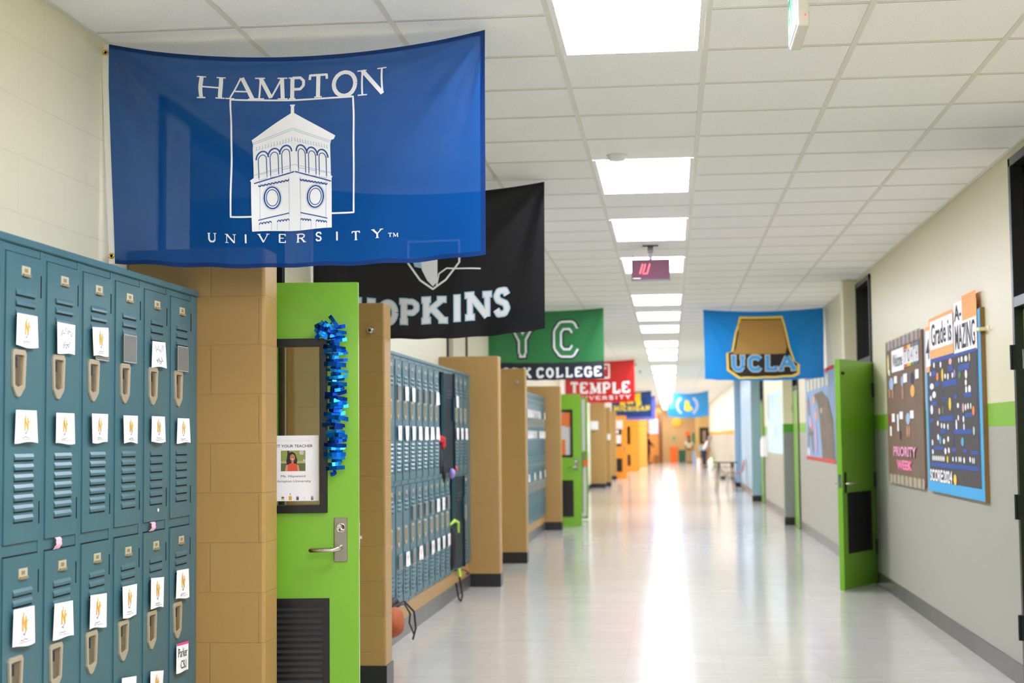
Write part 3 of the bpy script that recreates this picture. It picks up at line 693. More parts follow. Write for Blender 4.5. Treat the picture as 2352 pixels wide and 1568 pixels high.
for i, (od, l) in C1.items():
    for k, (kd, z, tl) in enumerate(l):
        pos = ['above upper latch', 'below upper latch', 'above lower latch', 'below lower latch'][k]
        paper(Y1[i], .068, z, kd, '%s %s, %s locker of nearest row' % (kn[kd], pos, od), tilt=tl, seed=i*5+k, h=.098 if k < 2 else .112, w=.145 if kd != 'sleeve' else .13, grp='cards on the nearest lockers')
# clear sleeve peeking behind the tilted card of the third locker
paper(Y1[4], .105, 1.815, 'sleeve', 'clear plastic sleeve showing behind the tilted card on the third near locker', w=.12, h=.10, x=XK+.0208)
def sec(v): return '%s locker of second row' % ORD[v] if v < 7 else {8: 'second-row locker by the open door', 10: 'third-last locker of second row', 11: 'next-to-last locker of second row', 12: 'last locker of second row'}[v]
S2 = {0: 'sN.s', 1: 'hN.N', 2: 'h.NN', 3: 's.sN', 4: 'sNss', 5: 'sNsN', 6: 'hNNN', 7: '..hN', 8: '..sN', 10: 'hN..', 11: '.N..', 12: '.N..'}
S2[3] = 'sNsN'; S2[2] = 'hNss'
for v, st in S2.items():
    for k, ch in enumerate(st):
        if ch == '.': continue
        kd = {'s': 'sleeve', 'N': 'N', 'h': 'hand'}[ch]
        who = sec(v) if v != 7 else 'second-row locker with the coat'
        paper(Y2[v+5], .068, [1.82, 1.53, .935, .61][k], kd, '%s %s on %s' % (kn[kd], ['above upper latch', 'below upper latch', 'above lower latch', 'below lower latch'][k], who), h=.105, seed=v*7+k, grp='cards on the second row of lockers')
for k in range(7, 20):
    for q in range(2):
        if random.random() < .85: paper(Y3[k], .068, [1.82, 1.53][q], 'N', 'blurred white card in the %s line on the third row of lockers' % ['upper', 'lower'][q], h=.105, seed=k, grp='cards on the third row of lockers, %s line' % ['upper', 'lower'][q])
    if k % 3 == 1: paper(Y3[k], .068, .935, 'N', 'blurred white card on a lower door of the third row of lockers', h=.105, seed=k, grp='low cards on the third row of lockers')
# pink wristbands hooked over the middle rail, a bead sticker
def band(y, label):
    pts = [(XK+.008+.014*math.sin(a), y+.016*math.cos(a)*.4, 1.117+.018*math.cos(a)) for a in [R(20+14*k) for k in range(11)]]
    b = MB()
    for i in range(len(pts)-1):
        (x0, y0, z0), (x1, y1_, z1) = pts[i], pts[i+1]
        b.add([(x0, y0-.02, z0), (x0, y0+.02, z0), (x1, y1_+.02, z1), (x1, y1_-.02, z1)], [(0, 1, 2, 3)])
    o = b.build('wristband', mat('#f2c3d3', .5)); s = o.modifiers.new('t', 'SOLIDIFY'); s.thickness = .002
    tag(o, label, 'wristband', 'pale pink bands on the locker rail')
band(Y1[3]+.105, 'pale pink band curled over the middle rail of the second locker in view')
band(Y1[6]+.10, 'pale pink band curled over the middle rail of the fifth near locker')
tag(MB().ball((XK+.016, Y1[6]+.165, 1.175), .003, .007, .007, mi=0).build('sticker', m_paper), 'tiny white sticker low on the upper door of the fifth near locker', 'sticker')

# ------------------------------------------------------------------ flags
def make_flag(name, label, xl, xr, y, H, color, art=None, W0=1.49, H0=.87, sagT=.077, sagB=.033, bl=0., br=0., ztop=3.035, amp=.012, header=None, hemc=None, seed=0, sheer=.1, trans=.35, NU=70, NV=44, maxe=.04, dr=0.):
    t = thing(name, (xl, y, ztop), label, 'flag', 'college flags hung from the ceiling')
    W = xr-xl
    def wr(u, v):
        o = 0
        for (uu, k, ph) in ((u, 11, seed), (1-u, 9, seed+1.7)):
            r = math.hypot(uu*1.67, v); th = math.atan2(v, uu*1.67+1e-6)
            o += amp*math.sin(th*k+ph)*math.exp(-r*1.1)*min(1, r*5)
            o += amp*.45*math.sin(th*k*2.3+ph*2)*math.exp(-r*1.8)*min(1, r*5)
        o += amp*.5*math.sin(u*14+seed+2*v)*v+amp*.25*math.sin(u*31+seed*2)*v*v
        return o+dr*u
    def P(s, q, l=0):
        u, v = s/W0, q/H0
        x = (bl*v)*(1-u)+(W+br*v)*u
        z = -(sagT*4*u*(1-u))*(1-v)-(H+sagB*4*u*(1-u))*v
        z -= .0025*math.sin(u*40+seed)*v
        return (x, wr(u, v)-(.0011+l*.0005 if l else 0), z)
    m0 = cloth_mat(color, sheer, trans); m1 = cloth_mat(hemc or color, sheer*.2, trans*.5)
    hem = .02/W0; b = MB(); us = sorted({round(k/NU, 5) for k in range(NU+1)} | {.013, .987}); vs = sorted({round(k/NV, 5) for k in range(NV+1)} | {.02, .98})
    vt = [P(u*W0, v*H0) for u in us for v in vs]; n = len(vs)
    b.v = vt
    for i in range(len(us)-1):
        for j in range(n-1):
            e = us[i] < .012 and not header or us[i] >= .987 or vs[j] < .019 or vs[j] >= .98
            b.f.append([i*n+j, (i+1)*n+j, (i+1)*n+j+1, i*n+j+1]); b.m.append(1 if e else 0); b.sm.append(True)
    b.build('flag_cloth', [m0, m1], t, fixn=False)
    if art: art.mb(P, maxe).build('printed_emblem', art.mats, t, fixn=False)
    if header:
        hb = MB(); k = 20
        v = []
        for i in range(k+1):
            q = H0*i/k
            for s in (-header*W0/W, .0): 
                p = P(max(s, 0), q); v.append((p[0]+(s if s < 0 else 0), p[1]+.001, p[2]))
        hb.add(v, [[2*i, 2*i+1, 2*i+3, 2*i+2] for i in range(k)])
        ho = hb.build('header_tape', mat('#e9e8e2', .8, name='canvas'), t); so = ho.modifiers.new('t', 'SOLIDIFY'); so.thickness = .002
        for q in (.035, H0-.03):
            p = P(0, q); MB().lathe([(.005, 0), (.0055, -.004), (.009, -.005), (.0115, -.003), (.0115, .0), (.005, 0)], (p[0]-header*.45, p[1]-.003, p[2]), 20, axis='y').build('grommet', mat('#d8b540', .25, 1., name='brass'), t)
    return t
W_ = mat('#eceef0', .7, name='white_print')
def fp(h): return mat(h, .7, name='flag_print')
# --- Hampton
a = Art(); hb_ = fp('#1b4f92')
for ch, x0, y0, x1, y1 in (('H', .358, .088, .467, .182), ('A', .492-.01, .086, .577+.01, .182), ('M', .590, .087, .712, .180), ('P', .722, .087, .790, .180), ('T', .796, .080, .880, .179), ('O', .892, .076, .994, .182), ('N', .997, .078, 1.105, .184)):
    a.glyph(ch, x0, y0, x1, y1, .016, W_, 1, thin=True, serif=.13, sw=.005)
a.loop([(.493, .184), (.976, .184), (.973, .655), (.480, .662)], .007, W_, 1)
# tower silhouette, two faces meeting at the corner line
a.rect(.731, .203, .744, .25, W_, 3).rect(.728, .203, .747, .209, W_, 3)
a.poly([(.738, .235), (.903, .338), (.897, .352), (.886, .356), (.882, .374), (.882, .500), (.888, .503), (.884, .512), (.885, .715), (.731, .719), (.563, .722), (.560, .516), (.556, .512), (.571, .500), (.572, .379), (.574, .366), (.569, .347)], W_, 3)
def bl(p, w=.004, l=4): a.stroke(p, w, hb_, l)
g_ = fp('#93a7cf')
for sx, x_in, x_out, yi, yo in ((-1, .735, .572, 0, .012), (1, .738, .882, 0, .006)):
    f = lambda u, v: (x_in+(x_out-x_in)*u, v+(yo-yi)*u*6*(1 if v > .1 else 1)*.5)  # slight slope away from the corner
    S = lambda u, v: (x_in+(x_out-x_in)*u, v+.045*u*(1-(v-.30)/.9))
    a.stroke([S(0, .300), S(1, .315)], .0015, g_, 4); a.stroke([S(0, .307), S(1, .322)], .0015, g_, 4)
    for k in range(13):
        u = .03+k*.073; a.stroke([S(u, .335), S(u, .349), S(u+.03, .349)], .0018, g_, 4)
    for k in range(3):
        u0 = .1+k*.29; u1 = u0+.2; um = (u0+u1)/2
        arc = [(um+(u1-u0)/2*math.cos(R(d)), .395-.020*math.sin(R(d))) for d in range(0, 181, 20)]
        a.stroke([S(u0+(u1-u0), .47)]+[S(p, q) for p, q in arc]+[S(u0, .47)], .0035, hb_, 4)
        arc = [(um+(u1-u0)*.75*math.cos(R(d)), .390-.030*math.sin(R(d))) for d in range(0, 181, 20)]
        a.stroke([S(p, q) for p, q in arc], .006, hb_, 4)
        a.stroke([S(u0, .455), S(u1, .455), S(u1, .478), S(u0, .478), S(u0, .455)], .0018, g_, 4)
    a.stroke([S(0, .445), S(1, .452)], .0015, g_, 4)
    a.stroke([S(0, .474), S(1, .488)], .005, hb_, 4)
    for k in range(9):
        u = .14+k*.085; a.stroke([S(u, .500), S(u+.02, .506), S(u+.05, .506), S(u+.075, .500)], .005, hb_, 5)
    a.stroke([S(.14, .49), S(.14, .655)], .0015, g_, 4); a.stroke([S(.86, .49), S(.86, .655)], .0015, g_, 4)
    c = S(.56, .575-.01)
    for rx, ry, w, m_ in ((.032, .045, .006, hb_), (.024, .034, .0035, hb_), (.038, .052, .0015, g_)):
        a.loop([(c[0]+rx*math.cos(R(d)), c[1]+ry*math.sin(R(d))-sx*0) for d in range(0, 360, 15)], w, m_, 4)
    a.stroke([S(.14, .640), S(.9, .652)], .0045, hb_, 4)
    for u0 in (.14, .58):
        for k in range(4): a.stroke([S(u0+k*.075, .672), S(u0+.02+k*.075, .665), S(u0+.055+k*.075, .665), S(u0+.075+k*.075, .672)], .004, hb_, 4)
        a.stroke([S(u0, .675), (S(u0, .675)[0], .716)], .0015, g_, 4); a.stroke([S(u0+.3, .675), (S(u0+.3, .675)[0], .716)], .0015, g_, 4)
for ch, x, y in zip('UNIVERSITY', (.401, .474, .529, .592, .660, .736, .792, .867, .941, 1.017, ), [.755]*10):
    pass
xs = [.3825, .458, .527, .583, .668, .740, .822, .896, .966, 1.022]; xe = [.418, .498, .545, .630, .702, .786, .858, .915, 1.006, 1.070]
px_ = [(.383, .420), (.459, .497), (.527, .545), (.581, .625), (.662, .692), (.735, .775), (.812, .842), (.883, .899), (.940, .975), (1.023, 1.063)]
px_ = [(.383, .420), (.455, .498), (.530, .543), (.586, .628), (.668, .700), (.742, .780), (.818, .846), (.898, .912), (.962, .998), (1.044, 1.084)]
for ch, (x0, x1) in zip('UNIVERSITY', px_):
    a.glyph(ch, x0, .732, x1, .768, .0065, W_, 1, thin=True, serif=.12, sw=.0025)
a.glyph('T', 1.105, .750, 1.122, .766, .003, W_, 1, serif=.1, sw=.0015); a.glyph('M', 1.124, .750, 1.145, .766, .003, W_, 1, serif=.05, sw=.0015)
make_flag('university_flag', 'large royal blue flag with a white bell tower under tall serif letters', -2.227, -.699, 5.79, .888, '#0056a6', a, header=.026, bl=.030, br=-.003, hemc='#063474', amp=.020, seed=.6, sheer=.22, trans=.45, NU=150, NV=90, maxe=.018)
# --- Hopkins (bird emblem left as a plain shield)
a = Art(); lb = fp('#9fc9e0'); bk = fp('#1a1a1c')
for ch, x0, y0, x1, y1 in (('H', .26, .672, .40, .80), ('O', .415, .675, .545, .835), ('P', .56, .668, .69, .828), ('K', .70, .658, .865, .822), ('I', .882, .650, .968, .812), ('N', .978, .640, 1.142, .812), ('S', 1.152, .628, 1.262, .806)):
    a.glyph(ch, x0, y0, x1, y1, .034, lb, 1, thin=False, serif=.10, grow=.014, sw=.032); a.glyph(ch, x0, y0, x1, y1, .034, W_, 3, thin=False, serif=.10, grow=0, sw=.032)
a.word('JOHNS'.replace('J', 'I'), .55, -.5, .56, -.49, .001, W_)
a.loop([(.613, .30), (.613, .44), (.69, .546), (.772, .607), (.854, .549), (.94, .44), (.94, .30)], .012, W_, 1)
a.poly([(.69, .40), (.80, .42), (.80, .56), (.772, .59), (.735, .55), (.70, .48)], W_, 1).poly([(.63, .40), (.69, .40), (.70, .47), (.655, .46)], lb, 1)
a.stroke([(.795, .585), (.81, .51), (.86, .475), (1.075, .492)], .009, W_, 2)
make_flag('university_flag', 'black flag with white slab letters edged in pale blue', -2.24, -.761, 9.34, .925, '#1c1c1e', a, W0=1.48, H0=.92, sagT=.06, sagB=.05, seed=2.2, sheer=.03, trans=.2, amp=.016, br=-.006)
# --- York College (mascot head left out)
a = Art(); nv = fp('#1c222c'); gr = fp('#2f7a45')
a.rect(.0, .60, 1.44, .80, nv, 1)
for ch, x0, y0, x1, y1 in (('Y', .30, .14, .56, .52), ('C', .83, .14, 1.12, .52)):
    a.glyph(ch, x0, y0, x1, y1, .075, nv, 1, thin=False, serif=.02, grow=.075, sw=.06); a.glyph(ch, x0, y0, x1, y1, .075, W_, 3, thin=False, serif=.02, grow=.035, sw=.06); a.glyph(ch, x0, y0, x1, y1, .075, gr, 5, thin=False, serif=.02, grow=-.012, sw=.06)
for w_, x0, x1 in (('YORK', .04, .54), ('COLLEGE', .60, 1.41)): a.word(w_, x0, .655, x1, .775, .028, W_, 3, thin=False, serif=.10, sw=.026, gap=.2)
make_flag('university_flag', 'green flag with large Y and C over a dark lettered band', -2.255, -.805, 18.70, .877, '#2f7a45', a, W0=1.44, H0=.80, sagT=.03, sagB=.01, seed=4, header=.03, sheer=.05, trans=.3, NU=50, NV=30)
# --- Temple
a = Art()
a.word('TEMPLE', .10, .40, 1.36, .60, .055, W_, 1, thin=True, serif=.12, sw=.02, gap=.12); a.word('UNIVERSITY', .14, .65, 1.36, .72, .018, W_, 1, serif=.08, sw=.010, gap=.3)
a.loop([(.60, .06), (.92, .06), (.92, .31), (.60, .31)], .03, W_, 1); a.stroke([(.66, .13), (.86, .13)], .03, W_, 1); a.stroke([(.76, .13), (.76, .28)], .04, W_, 1)
make_flag('university_flag', 'red flag with two lines of white lettering, before the navy flag', -2.17, -.725, 31.4, .872, '#c81e1c', a, W0=1.45, H0=.78, sagT=.03, sagB=.02, seed=5, header=.03, NU=40, NV=24)
# --- Michigan
a = Art(); ye = fp('#ecd42c')
a.glyph('M', .24, .04, 1.0, .46, .17, ye, 1, thin=False, serif=.06, sw=.13); a.word('MICHIGAN', .06, .47, 1.25, .64, .05, ye, 2, thin=False, serif=.08, sw=.04, gap=.14)
make_flag('university_flag', 'navy flag with a yellow block M and yellow lettering', -2.05, -.65, 53.2, .90, '#1f3f74', a, W0=1.3, H0=.85, sagT=.03, sagB=.02, seed=6, NU=30, NV=20, maxe=.08)
make_flag('university_flag', 'plain purple-blue flag edge showing behind the navy one', -1.95, -.577, 59.5, .92, '#5a62b4', None, seed=7, NU=30, NV=20)
# --- UCLA (mascot left out: plain brown badge field)
a = Art(); yy = fp('#f0c736'); br_ = fp('#a9803c'); dk = fp('#1b1a16'); ub = fp('#3d9ad6')
badge = [(.44, .06), (.97, .06), (1.0, .16), (1.06, .43), (1.12, .60), (1.175, .64), (1.17, .75), (1.10, .775), (.42, .790), (.272, .70), (.27, .495), (.335, .475), (.385, .24), (.42, .15)]
a.poly(badge, yy, 1)
cx_, cy_ = .72, .45
a.poly([(cx_+(x-cx_)*.935, cy_+(y_-cy_)*.93) for x, y_ in badge], dk, 2)
a.poly([(.46, .10), (.95, .10), (.975, .18), (1.02, .42), (1.0, .50), (.345, .50), (.39, .44), (.43, .24), (.43, .16)], br_, 3)
for ch, x0, x1 in (('U', .322, .508), ('C', .536, .712), ('L', .735, .905), ('A', .92, 1.125)):
    a.glyph(ch, x0, .515, x1, .70, .05, mat('#c9c3b0', .7), 4, thin=False, serif=.08, grow=.016, sw=.042); a.glyph(ch, x0, .515, x1, .70, .05, ub, 6, thin=False, serif=.08, grow=-.004, sw=.042)
make_flag('university_flag', 'bright blue flag with a yellow edged brown badge and four blue letters', .438, 1.942, 19.27, .88, '#0f7ec4', a, W0=1.47, H0=.81, sagT=.035, sagB=.03, seed=3.1, header=None, NU=60, NV=36, sheer=.04, trans=.3, bl=.01, br=-.012)
# --- pale blue
a = Art(); lw = fp('#b9bede')
for sx in (-1, 1): a.stroke([(.64+sx*.33*math.sin(R(d)), .42-.32*math.cos(R(d))) for d in range(35, 146, 10)], .09, lw, 1)
a.poly([(.58, .22), (.70, .24), (.72, .40), (.84, .54), (.70, .62), (.54, .56), (.56, .40)], yy, 2)
make_flag('university_flag', 'light blue flag with a yellow centre mark between pale arcs', -.089, 1.35, 53.8, .89, '#2f94d8', a, W0=1.34, H0=.83, sagT=.10, sagB=.06, seed=8, NU=30, NV=20, maxe=.08)

# ------------------------------------------------------------------ tinsel, poster on the near door
tin = [mat('#0a63d8', .16, .9), mat('#0a3aa8', .2, .9), mat('#1d8cff', .14, .9)]
tb = MB(); rnd = random.Random(5)
Xc = -1.468
def strip(xc, z, L, w, ang, dy, bend, mi):
    n = 5; v = []
    for i in range(n+1):
        u = i/n-.5; x = u*L*math.cos(ang); zz = u*L*math.sin(ang)+bend*(u*u*4)*.006; y = dy-.012*(1-4*u*u)+bend*.004*math.sin(u*9)
        for q in (-w/2, w/2): v.append((xc+x-q*math.sin(ang), y+q*.25*bend, z+zz+q*math.cos(ang)))
    tb.add(v, [[2*i, 2*i+1, 2*i+3, 2*i+2] for i in range(n)], mi)
z = 1.925; k = 0
while z > 1.305:
    L = rnd.choice([.098, .09, .10, .085, .06, .045]) if k > 2 else .09
    strip(Xc+.010+rnd.uniform(-.008, .010), z, L, rnd.uniform(.012, .020), R(rnd.uniform(-8, 8)), -.02-rnd.random()*.012, rnd.uniform(-1, 1), rnd.choice([0, 0, 1, 2]))
    z -= rnd.uniform(.0125, .0165); k += 1
for k in range(16): strip(Xc-.020+rnd.uniform(-.03, .03), 1.915+rnd.uniform(-.03, .04), rnd.uniform(.04, .07), .018, R(rnd.uniform(-60, 60)), -.03-rnd.random()*.02, rnd.uniform(-1, 1), rnd.choice([0, 2, 2, 1]))
strip(Xc, 1.285, .03, .018, R(20), -.025, 1, 1)
tb.tube([(Xc-.01, -.016, 1.95), (Xc, -.018, 1.7), (Xc+.004, -.018, 1.45), (Xc, -.016, 1.28)], .003, 6, 1)
to = tb.build('tinsel_garland', tin, fixn=False); so = to.modifiers.new('t', 'SOLIDIFY'); so.thickness = .0004
to.location = (0, 6.515, 0)
tag(to, 'shiny blue foil tinsel garland hanging down the near door window frame', 'garland')
# teacher poster behind the glass
a = Art(); PW, PHH = .216, .287
a.text('FSU7 Remote Teaching'[0:0]+'Your Remote Learning', .03, .018, .175, .028, mat('#dfe0a8'), 1)
a.text('MEET YOUR TEACHER', .004, .040, .190, .052, m_ink, 1, bold=.01)
a.rect(.050, .066, .158, .156, mat('#8f9a4c'), 1); a.rect(.050, .118, .158, .156, mat('#5d6b38'), 2); a.rect(.05, .112, .158, .122, mat('#b9ab78'), 2)
a.ell(.141, .075, .010, .010, mat('#c9c2c9'), 2).rect(.078, .066, .086, .11, mat('#3a2c1c'), 2).ell(.152, .110, .006, .006, mat('#a8c8d4'), 3)
a.ell(.097, .098, .021, .026, mat('#2e1c14'), 3).ell(.086, .112, .012, .020, mat('#2e1c14'), 3).ell(.112, .110, .010, .018, mat('#2e1c14'), 3)
a.poly([(.068, .156), (.072, .132), (.092, .122), (.108, .122), (.128, .132), (.132, .156)], mat('#cf9b74'), 4)
a.poly([(.080, .156), (.079, .130), (.092, .122), (.108, .122), (.121, .130), (.124, .156)], mat('#e0502c'), 5)
a.ell(.101, .097, .0115, .0155, mat('#b97f5a'), 6).rect(.096, .108, .106, .122, mat('#b97f5a'), 5).ell(.101, .1035, .005, .0018, mat('#f1e6de'), 7)
a.ell(.0965, .094, .0016, .001, m_ink, 7, 8).ell(.1055, .094, .0016, .001, m_ink, 7, 8)
a.text('Ms. Haywood', .050, .173, .157, .186, m_ink, 1); a.text('Hampton University', .028, .195, .182, .208, m_ink, 1)
for x, cc in ((.058, ('#e59aa0', '#3d3038', '#d4cf8a')), (.123, ('#e59aa0', '#2c6a84', '#2c6a84')), (.187, ('#d98a80', '#7aa070', '#4a7a90'))):
    a.ell(x, .270, .0055, .005, mat(cc[0]), 1); a.rect(x-.0055, .270, x+.0055, .275, mat(cc[1]), 2); a.rect(x-.0055, .275, x+.0055, .283, mat(cc[2]), 2)
for x, s_, cc in ((.091, 1.6, '#e0a92a'), (.154, .8, '#f0efe8')):
    a.poly([(x-.004*s_, .283-.010*s_), (x+.004*s_, .283-.010*s_), (x, .283-.019*s_)], mat('#e8ddc4'), 2); a.poly([(x-.0015*s_, .283-.016*s_), (x+.0015*s_, .283-.016*s_), (x, .283-.020*s_)], m_ink, 3); a.rect(x-.004*s_, .283-.010*s_, x+.004*s_, .283, mat(cc), 2)
a.ell(.004, .277, .005, .006, mat('#8a7a90'), 1)
tp = thing('teacher_poster', (-1.757, 6.507, 1.455), 'white printed teacher poster taped inside the near door window', 'poster')
MB().box(0, PW, 0, .0008, -PHH, 0).build('paper_sheet', m_paper, tp)
a.mb(lambda s, t, l: (s, -.0003-l*.0001, -t)).build('printed_artwork', a.mats, tp, fixn=False)
tp.rotation_euler = (0, 0, math.atan2(.10, .908))
# door holder on the second pier, hook on the fourth
h_ = thing('door_holder', (-1.738, 8.70, 2.072), 'small chrome door holder high on the tan pier behind the near door', 'door holder', 'wall hardware on piers')
MB().lathe([(.022, 0), (.022, -.006), (.012, -.010), (.012, -.028), (.018, -.030), (.018, -.042), (.0001, -.043)], n=20, axis='y').box(-.008, .008, -.046, -.043, -.008, .006, 1).box(-.002, .03, -.03, -.012, -.014, .004).build('holder_body', [m_chrome, m_ink], h_)
dup(h_, (-1.75, 17.32, 2.07), 'small chrome door holder on the pier under the green flag')

# ------------------------------------------------------------------ clock, exit signs
ck = thing('digital_clock', (-.144, 12.7, CEIL), 'hanging digital wall clock with red digits on a dark red face', 'clock')
MB().box(-.162, .162, 0, .055, -.298, -.121).build('housing', m_black, ck, bevel=.003)
MB().box(-.156, .156, -.003, 0, -.288, -.127).build('screen', mat('#43222c', .55, spec=.15, emit=.01, name='dim_led_screen', emitcol='#b0606e'), ck)
led = mat('#ff2034', .4, emit=.28, name='red_led'); a = Art()
def seg(x, y, segs, w=.036, h=.082):
    sl = .012
    Pn = {'a': [(x+sl, y), (x+w+sl, y)], 'd': [(x-sl, y+h), (x+w-sl, y+h)], 'g': [(x, y+h/2), (x+w, y+h/2)], 'f': [(x+sl, y), (x, y+h/2)], 'b': [(x+w+sl, y), (x+w, y+h/2)], 'e': [(x, y+h/2), (x-sl, y+h)], 'c': [(x+w, y+h/2), (x+w-sl, y+h)]}
    for q in segs: a.stroke(Pn[q], .009, led, 1)
seg(-.115, .160, 'bc'); seg(-.055, .160, 'bcdef'); 
a.rect(-.150, .279, -.085, .284, mat('#c9c0c0', .6), 1)
a.mb(lambda s, t, l: (s, -.0045, -t)).build('clock_digits', a.mats, ck, fixn=False)
MB().box(-.066, .066, .0, .05, -.012, 0).box(-.024, .024, .008, .04, -.062, -.012).box(-.014, .014, .012, .036, -.122, -.062).build('ceiling_bracket', m_black, ck, bevel=.002)
MB().tube([(-.148, .03, -.121), (-.149, .03, -.085)], .003, 6).build('antenna', m_black, ck)
ex = thing('exit_sign', (.452, 5.17, CEIL), 'double faced exit sign with green letters hanging edge-on at the top edge', 'exit sign')
MB().box(.004, .045, 0, .34, -.212, -.012).build('housing', mat('#dcd8cb', .5), ex, bevel=.006)
m_exf = mat('#c9d6cd', .5, emit=.02, name='lit_exit_face')
MB().box(0, .004, .012, .328, -.204, -.020).build('lit_face', m_exf, ex)
a = Art().text('EXIT', .03, .035, .31, .185, mat('#0f9458', .5, emit=.02), 1, bold=.03)
a.mb(lambda s, t, l: (-.0008, .34-s, -.010-t)).build('exit_lettering', a.mats, ex, fixn=False)
MB().box(.002, .05, .1, .24, -.012, 0).build('ceiling_canopy', m_white, ex); MB().ball((.03, -.004, -.175), .004, .004, .004).build('test_light', mat('#ff6a60', .4, emit=.2), ex)
def small_exit(x, y, z, label):
    e = thing('exit_sign', (x, y, z), label, 'exit sign', 'far exit signs')
    MB().box(-.15, .15, 0, .04, -.10, .10).build('housing', m_white, e); g = Art().text('EXIT', -.12, -.06, .12, .06, m_white, 1, bold=.03)
    MB().box(-.14, .14, -.004, 0, -.09, .09).build('lit_face', mat('#3aa56c', .4, emit=.05), e); g.mb(lambda s, t, l: (s, -.006, -t)).build('exit_lettering', g.mats, e, fixn=False)
    MB().box(-.02, .02, .01, .03, .10, CEIL-z).build('ceiling_stem', m_white, e)
small_exit(-.17, 36.4, 2.90, 'small green exit sign hanging in front of the far light row')
small_exit(-.16, 62.0, 2.62, 'tiny green exit sign beside the light blue flag')

# ------------------------------------------------------------------ bulletin boards on the right wall
def wall_art(a, x, m=None): return a.mb(lambda s, t, l: (x-l*.0015, s, t), .5)
# brown board (coordinates are y along the wall and z)
bb1 = thing('bulletin_board', (0, 0, 0), 'brown bulletin board with scalloped borders, student drawings and pink words', 'bulletin board')
MB().box(XR-.019, XR-.001, 11.91, 13.86, 1.03, 2.24).build('board_panel', mat('#75604a', .8, noise=.1, nscale=5), bb1)
a = Art(); cB = mat('#6e665e', .8); lt = mat('#aa9f98', .8)
n = 26
for k in range(n):
    y_ = 11.95+k*(1.89/n)
    a.ell(y_+.03, 2.215, .05, .045, mat(['#9a8d86', '#7f736c', '#b3a8a2'][k % 3], .8), 1, 12); a.ell(y_+.03, 1.045, .05, .045, mat(['#b0a48c', '#7c7458', '#a39a80'][k % 3], .8), 1, 12)
a.rect(13.49, 2.16, 12.80, 1.97, m_paper, 2); 
def mirr(txt, yl, zt, yr, zb, m, l=3, bold=0.): a.text(txt, yl, zt, yr, zb, m, l, bold)
def wtext(A, txt, yl, zt, yr, zb, m, l=3, bold=0.):
    t, p, q, c, d = font_tris(txt, bold); mi = A._mi(m)
    for tr in t: A.tri.append(([(yl+(v[0]-p)/(q-p)*(yr-yl), zb+(v[1]-c)/(d-c)*(zt-zb)) for v in tr], mi, l))
wtext(a, 'Welcome', 13.42, 2.12, 12.87, 2.01, mat('#5a5d58'), 3, .01)
for yl, yr, top, bot, ch in ((12.78, 12.60, '#c4502c', '#c85a14', 'T'), (12.59, 12.43, '#e8c63a', '#e8c020', 'O'), (12.42, 12.30, '#5a7078', '#3c8a4c', '4'), (12.29, 12.18, '#7a5a58', '#6e5048', 'T'), (12.17, 12.05, '#4a7ea0', '#3c7288', 'H')):
    a.rect(yl, 2.16, yr, 1.985, m_paper, 2); a.rect(yl, 2.16, yr, 2.13, mat(top), 3); a.rect(yl, 2.01, yr, 1.985, mat(bot), 3); wtext(a, ch, yl-.03, 2.125, yr+.03, 2.02, mat('#5c5c60'), 4)
a.ell(13.70, 2.05, .05, .09, mat('#e2dd8a'), 2); a.rect(13.66, 2.0, 13.60, 1.95, m_paper, 3)
cm = {'bl': '#9fb4cc', 'w': '#ecece8', 'sk': '#b98a64', 'nv': '#2c3a58', 'or': '#e8ab58', 'rd': '#8c3f2c', 'bk': '#3a2c1e'}
FIG = [('bl', 13.67, 1.93, 13.40, 1.82), ('w', 13.36, 1.93, 13.19, 1.87), ('sk', 13.72, 1.84, 13.62, 1.75), ('sk', 13.52, 1.84, 13.42, 1.74), ('bl', 12.98, 1.92, 12.86, 1.83), ('w', 12.84, 1.93, 12.63, 1.86), ('sk', 12.95, 1.84, 12.86, 1.72), ('nv', 12.48, 1.93, 12.31, 1.83), ('w', 12.22, 1.94, 12.05, 1.87), ('or', 12.49, 1.83, 12.27, 1.73),
       ('rd', 13.79, 1.61, 13.63, 1.51), ('w', 13.55, 1.61, 13.37, 1.54), ('w', 13.68, 1.50, 13.57, 1.42), ('w', 13.24, 1.60, 13.15, 1.46), ('w', 13.10, 1.62, 12.91, 1.56), ('bk', 13.12, 1.47, 13.03, 1.38), ('bl', 12.76, 1.61, 12.55, 1.51), ('w', 12.53, 1.62, 12.35, 1.56), ('sk', 12.76, 1.51, 12.66, 1.41), ('sk', 12.64, 1.51, 12.55, 1.41)]
for c, y0, z0, y1, z1 in FIG:
    if c == 'w': a.rect(y0, z0+.003, y1, z1, mat(cm[c], .8), 3)
    else: a.ell((y0+y1)/2, (z0+z1)/2, abs(y0-y1)/2, (z0-z1)/2, mat(cm[c], .8), 2, 14)
for sh, c in ((0, '#e9a3bb'),): 
    wtext(a, 'PRIORITY', 13.50, 1.33, 12.28, 1.245, mat(c), 3, .035); wtext(a, 'WEEK', 13.32, 1.215, 12.52, 1.135, mat('#ee90ac'), 3, .035)
    wtext(a, 'PRIORITY', 13.46, 1.325, 12.24, 1.24, mat('#3a1c18'), 2, .03); wtext(a, 'WEEK', 13.28, 1.21, 12.48, 1.13, mat('#d83c70'), 2, .03)
wall_art(a, XR-.0195).build('paper_artwork', a.mats, bb1, fixn=False); recentre(bb1, (XR-.001, 12.885, 1.03))
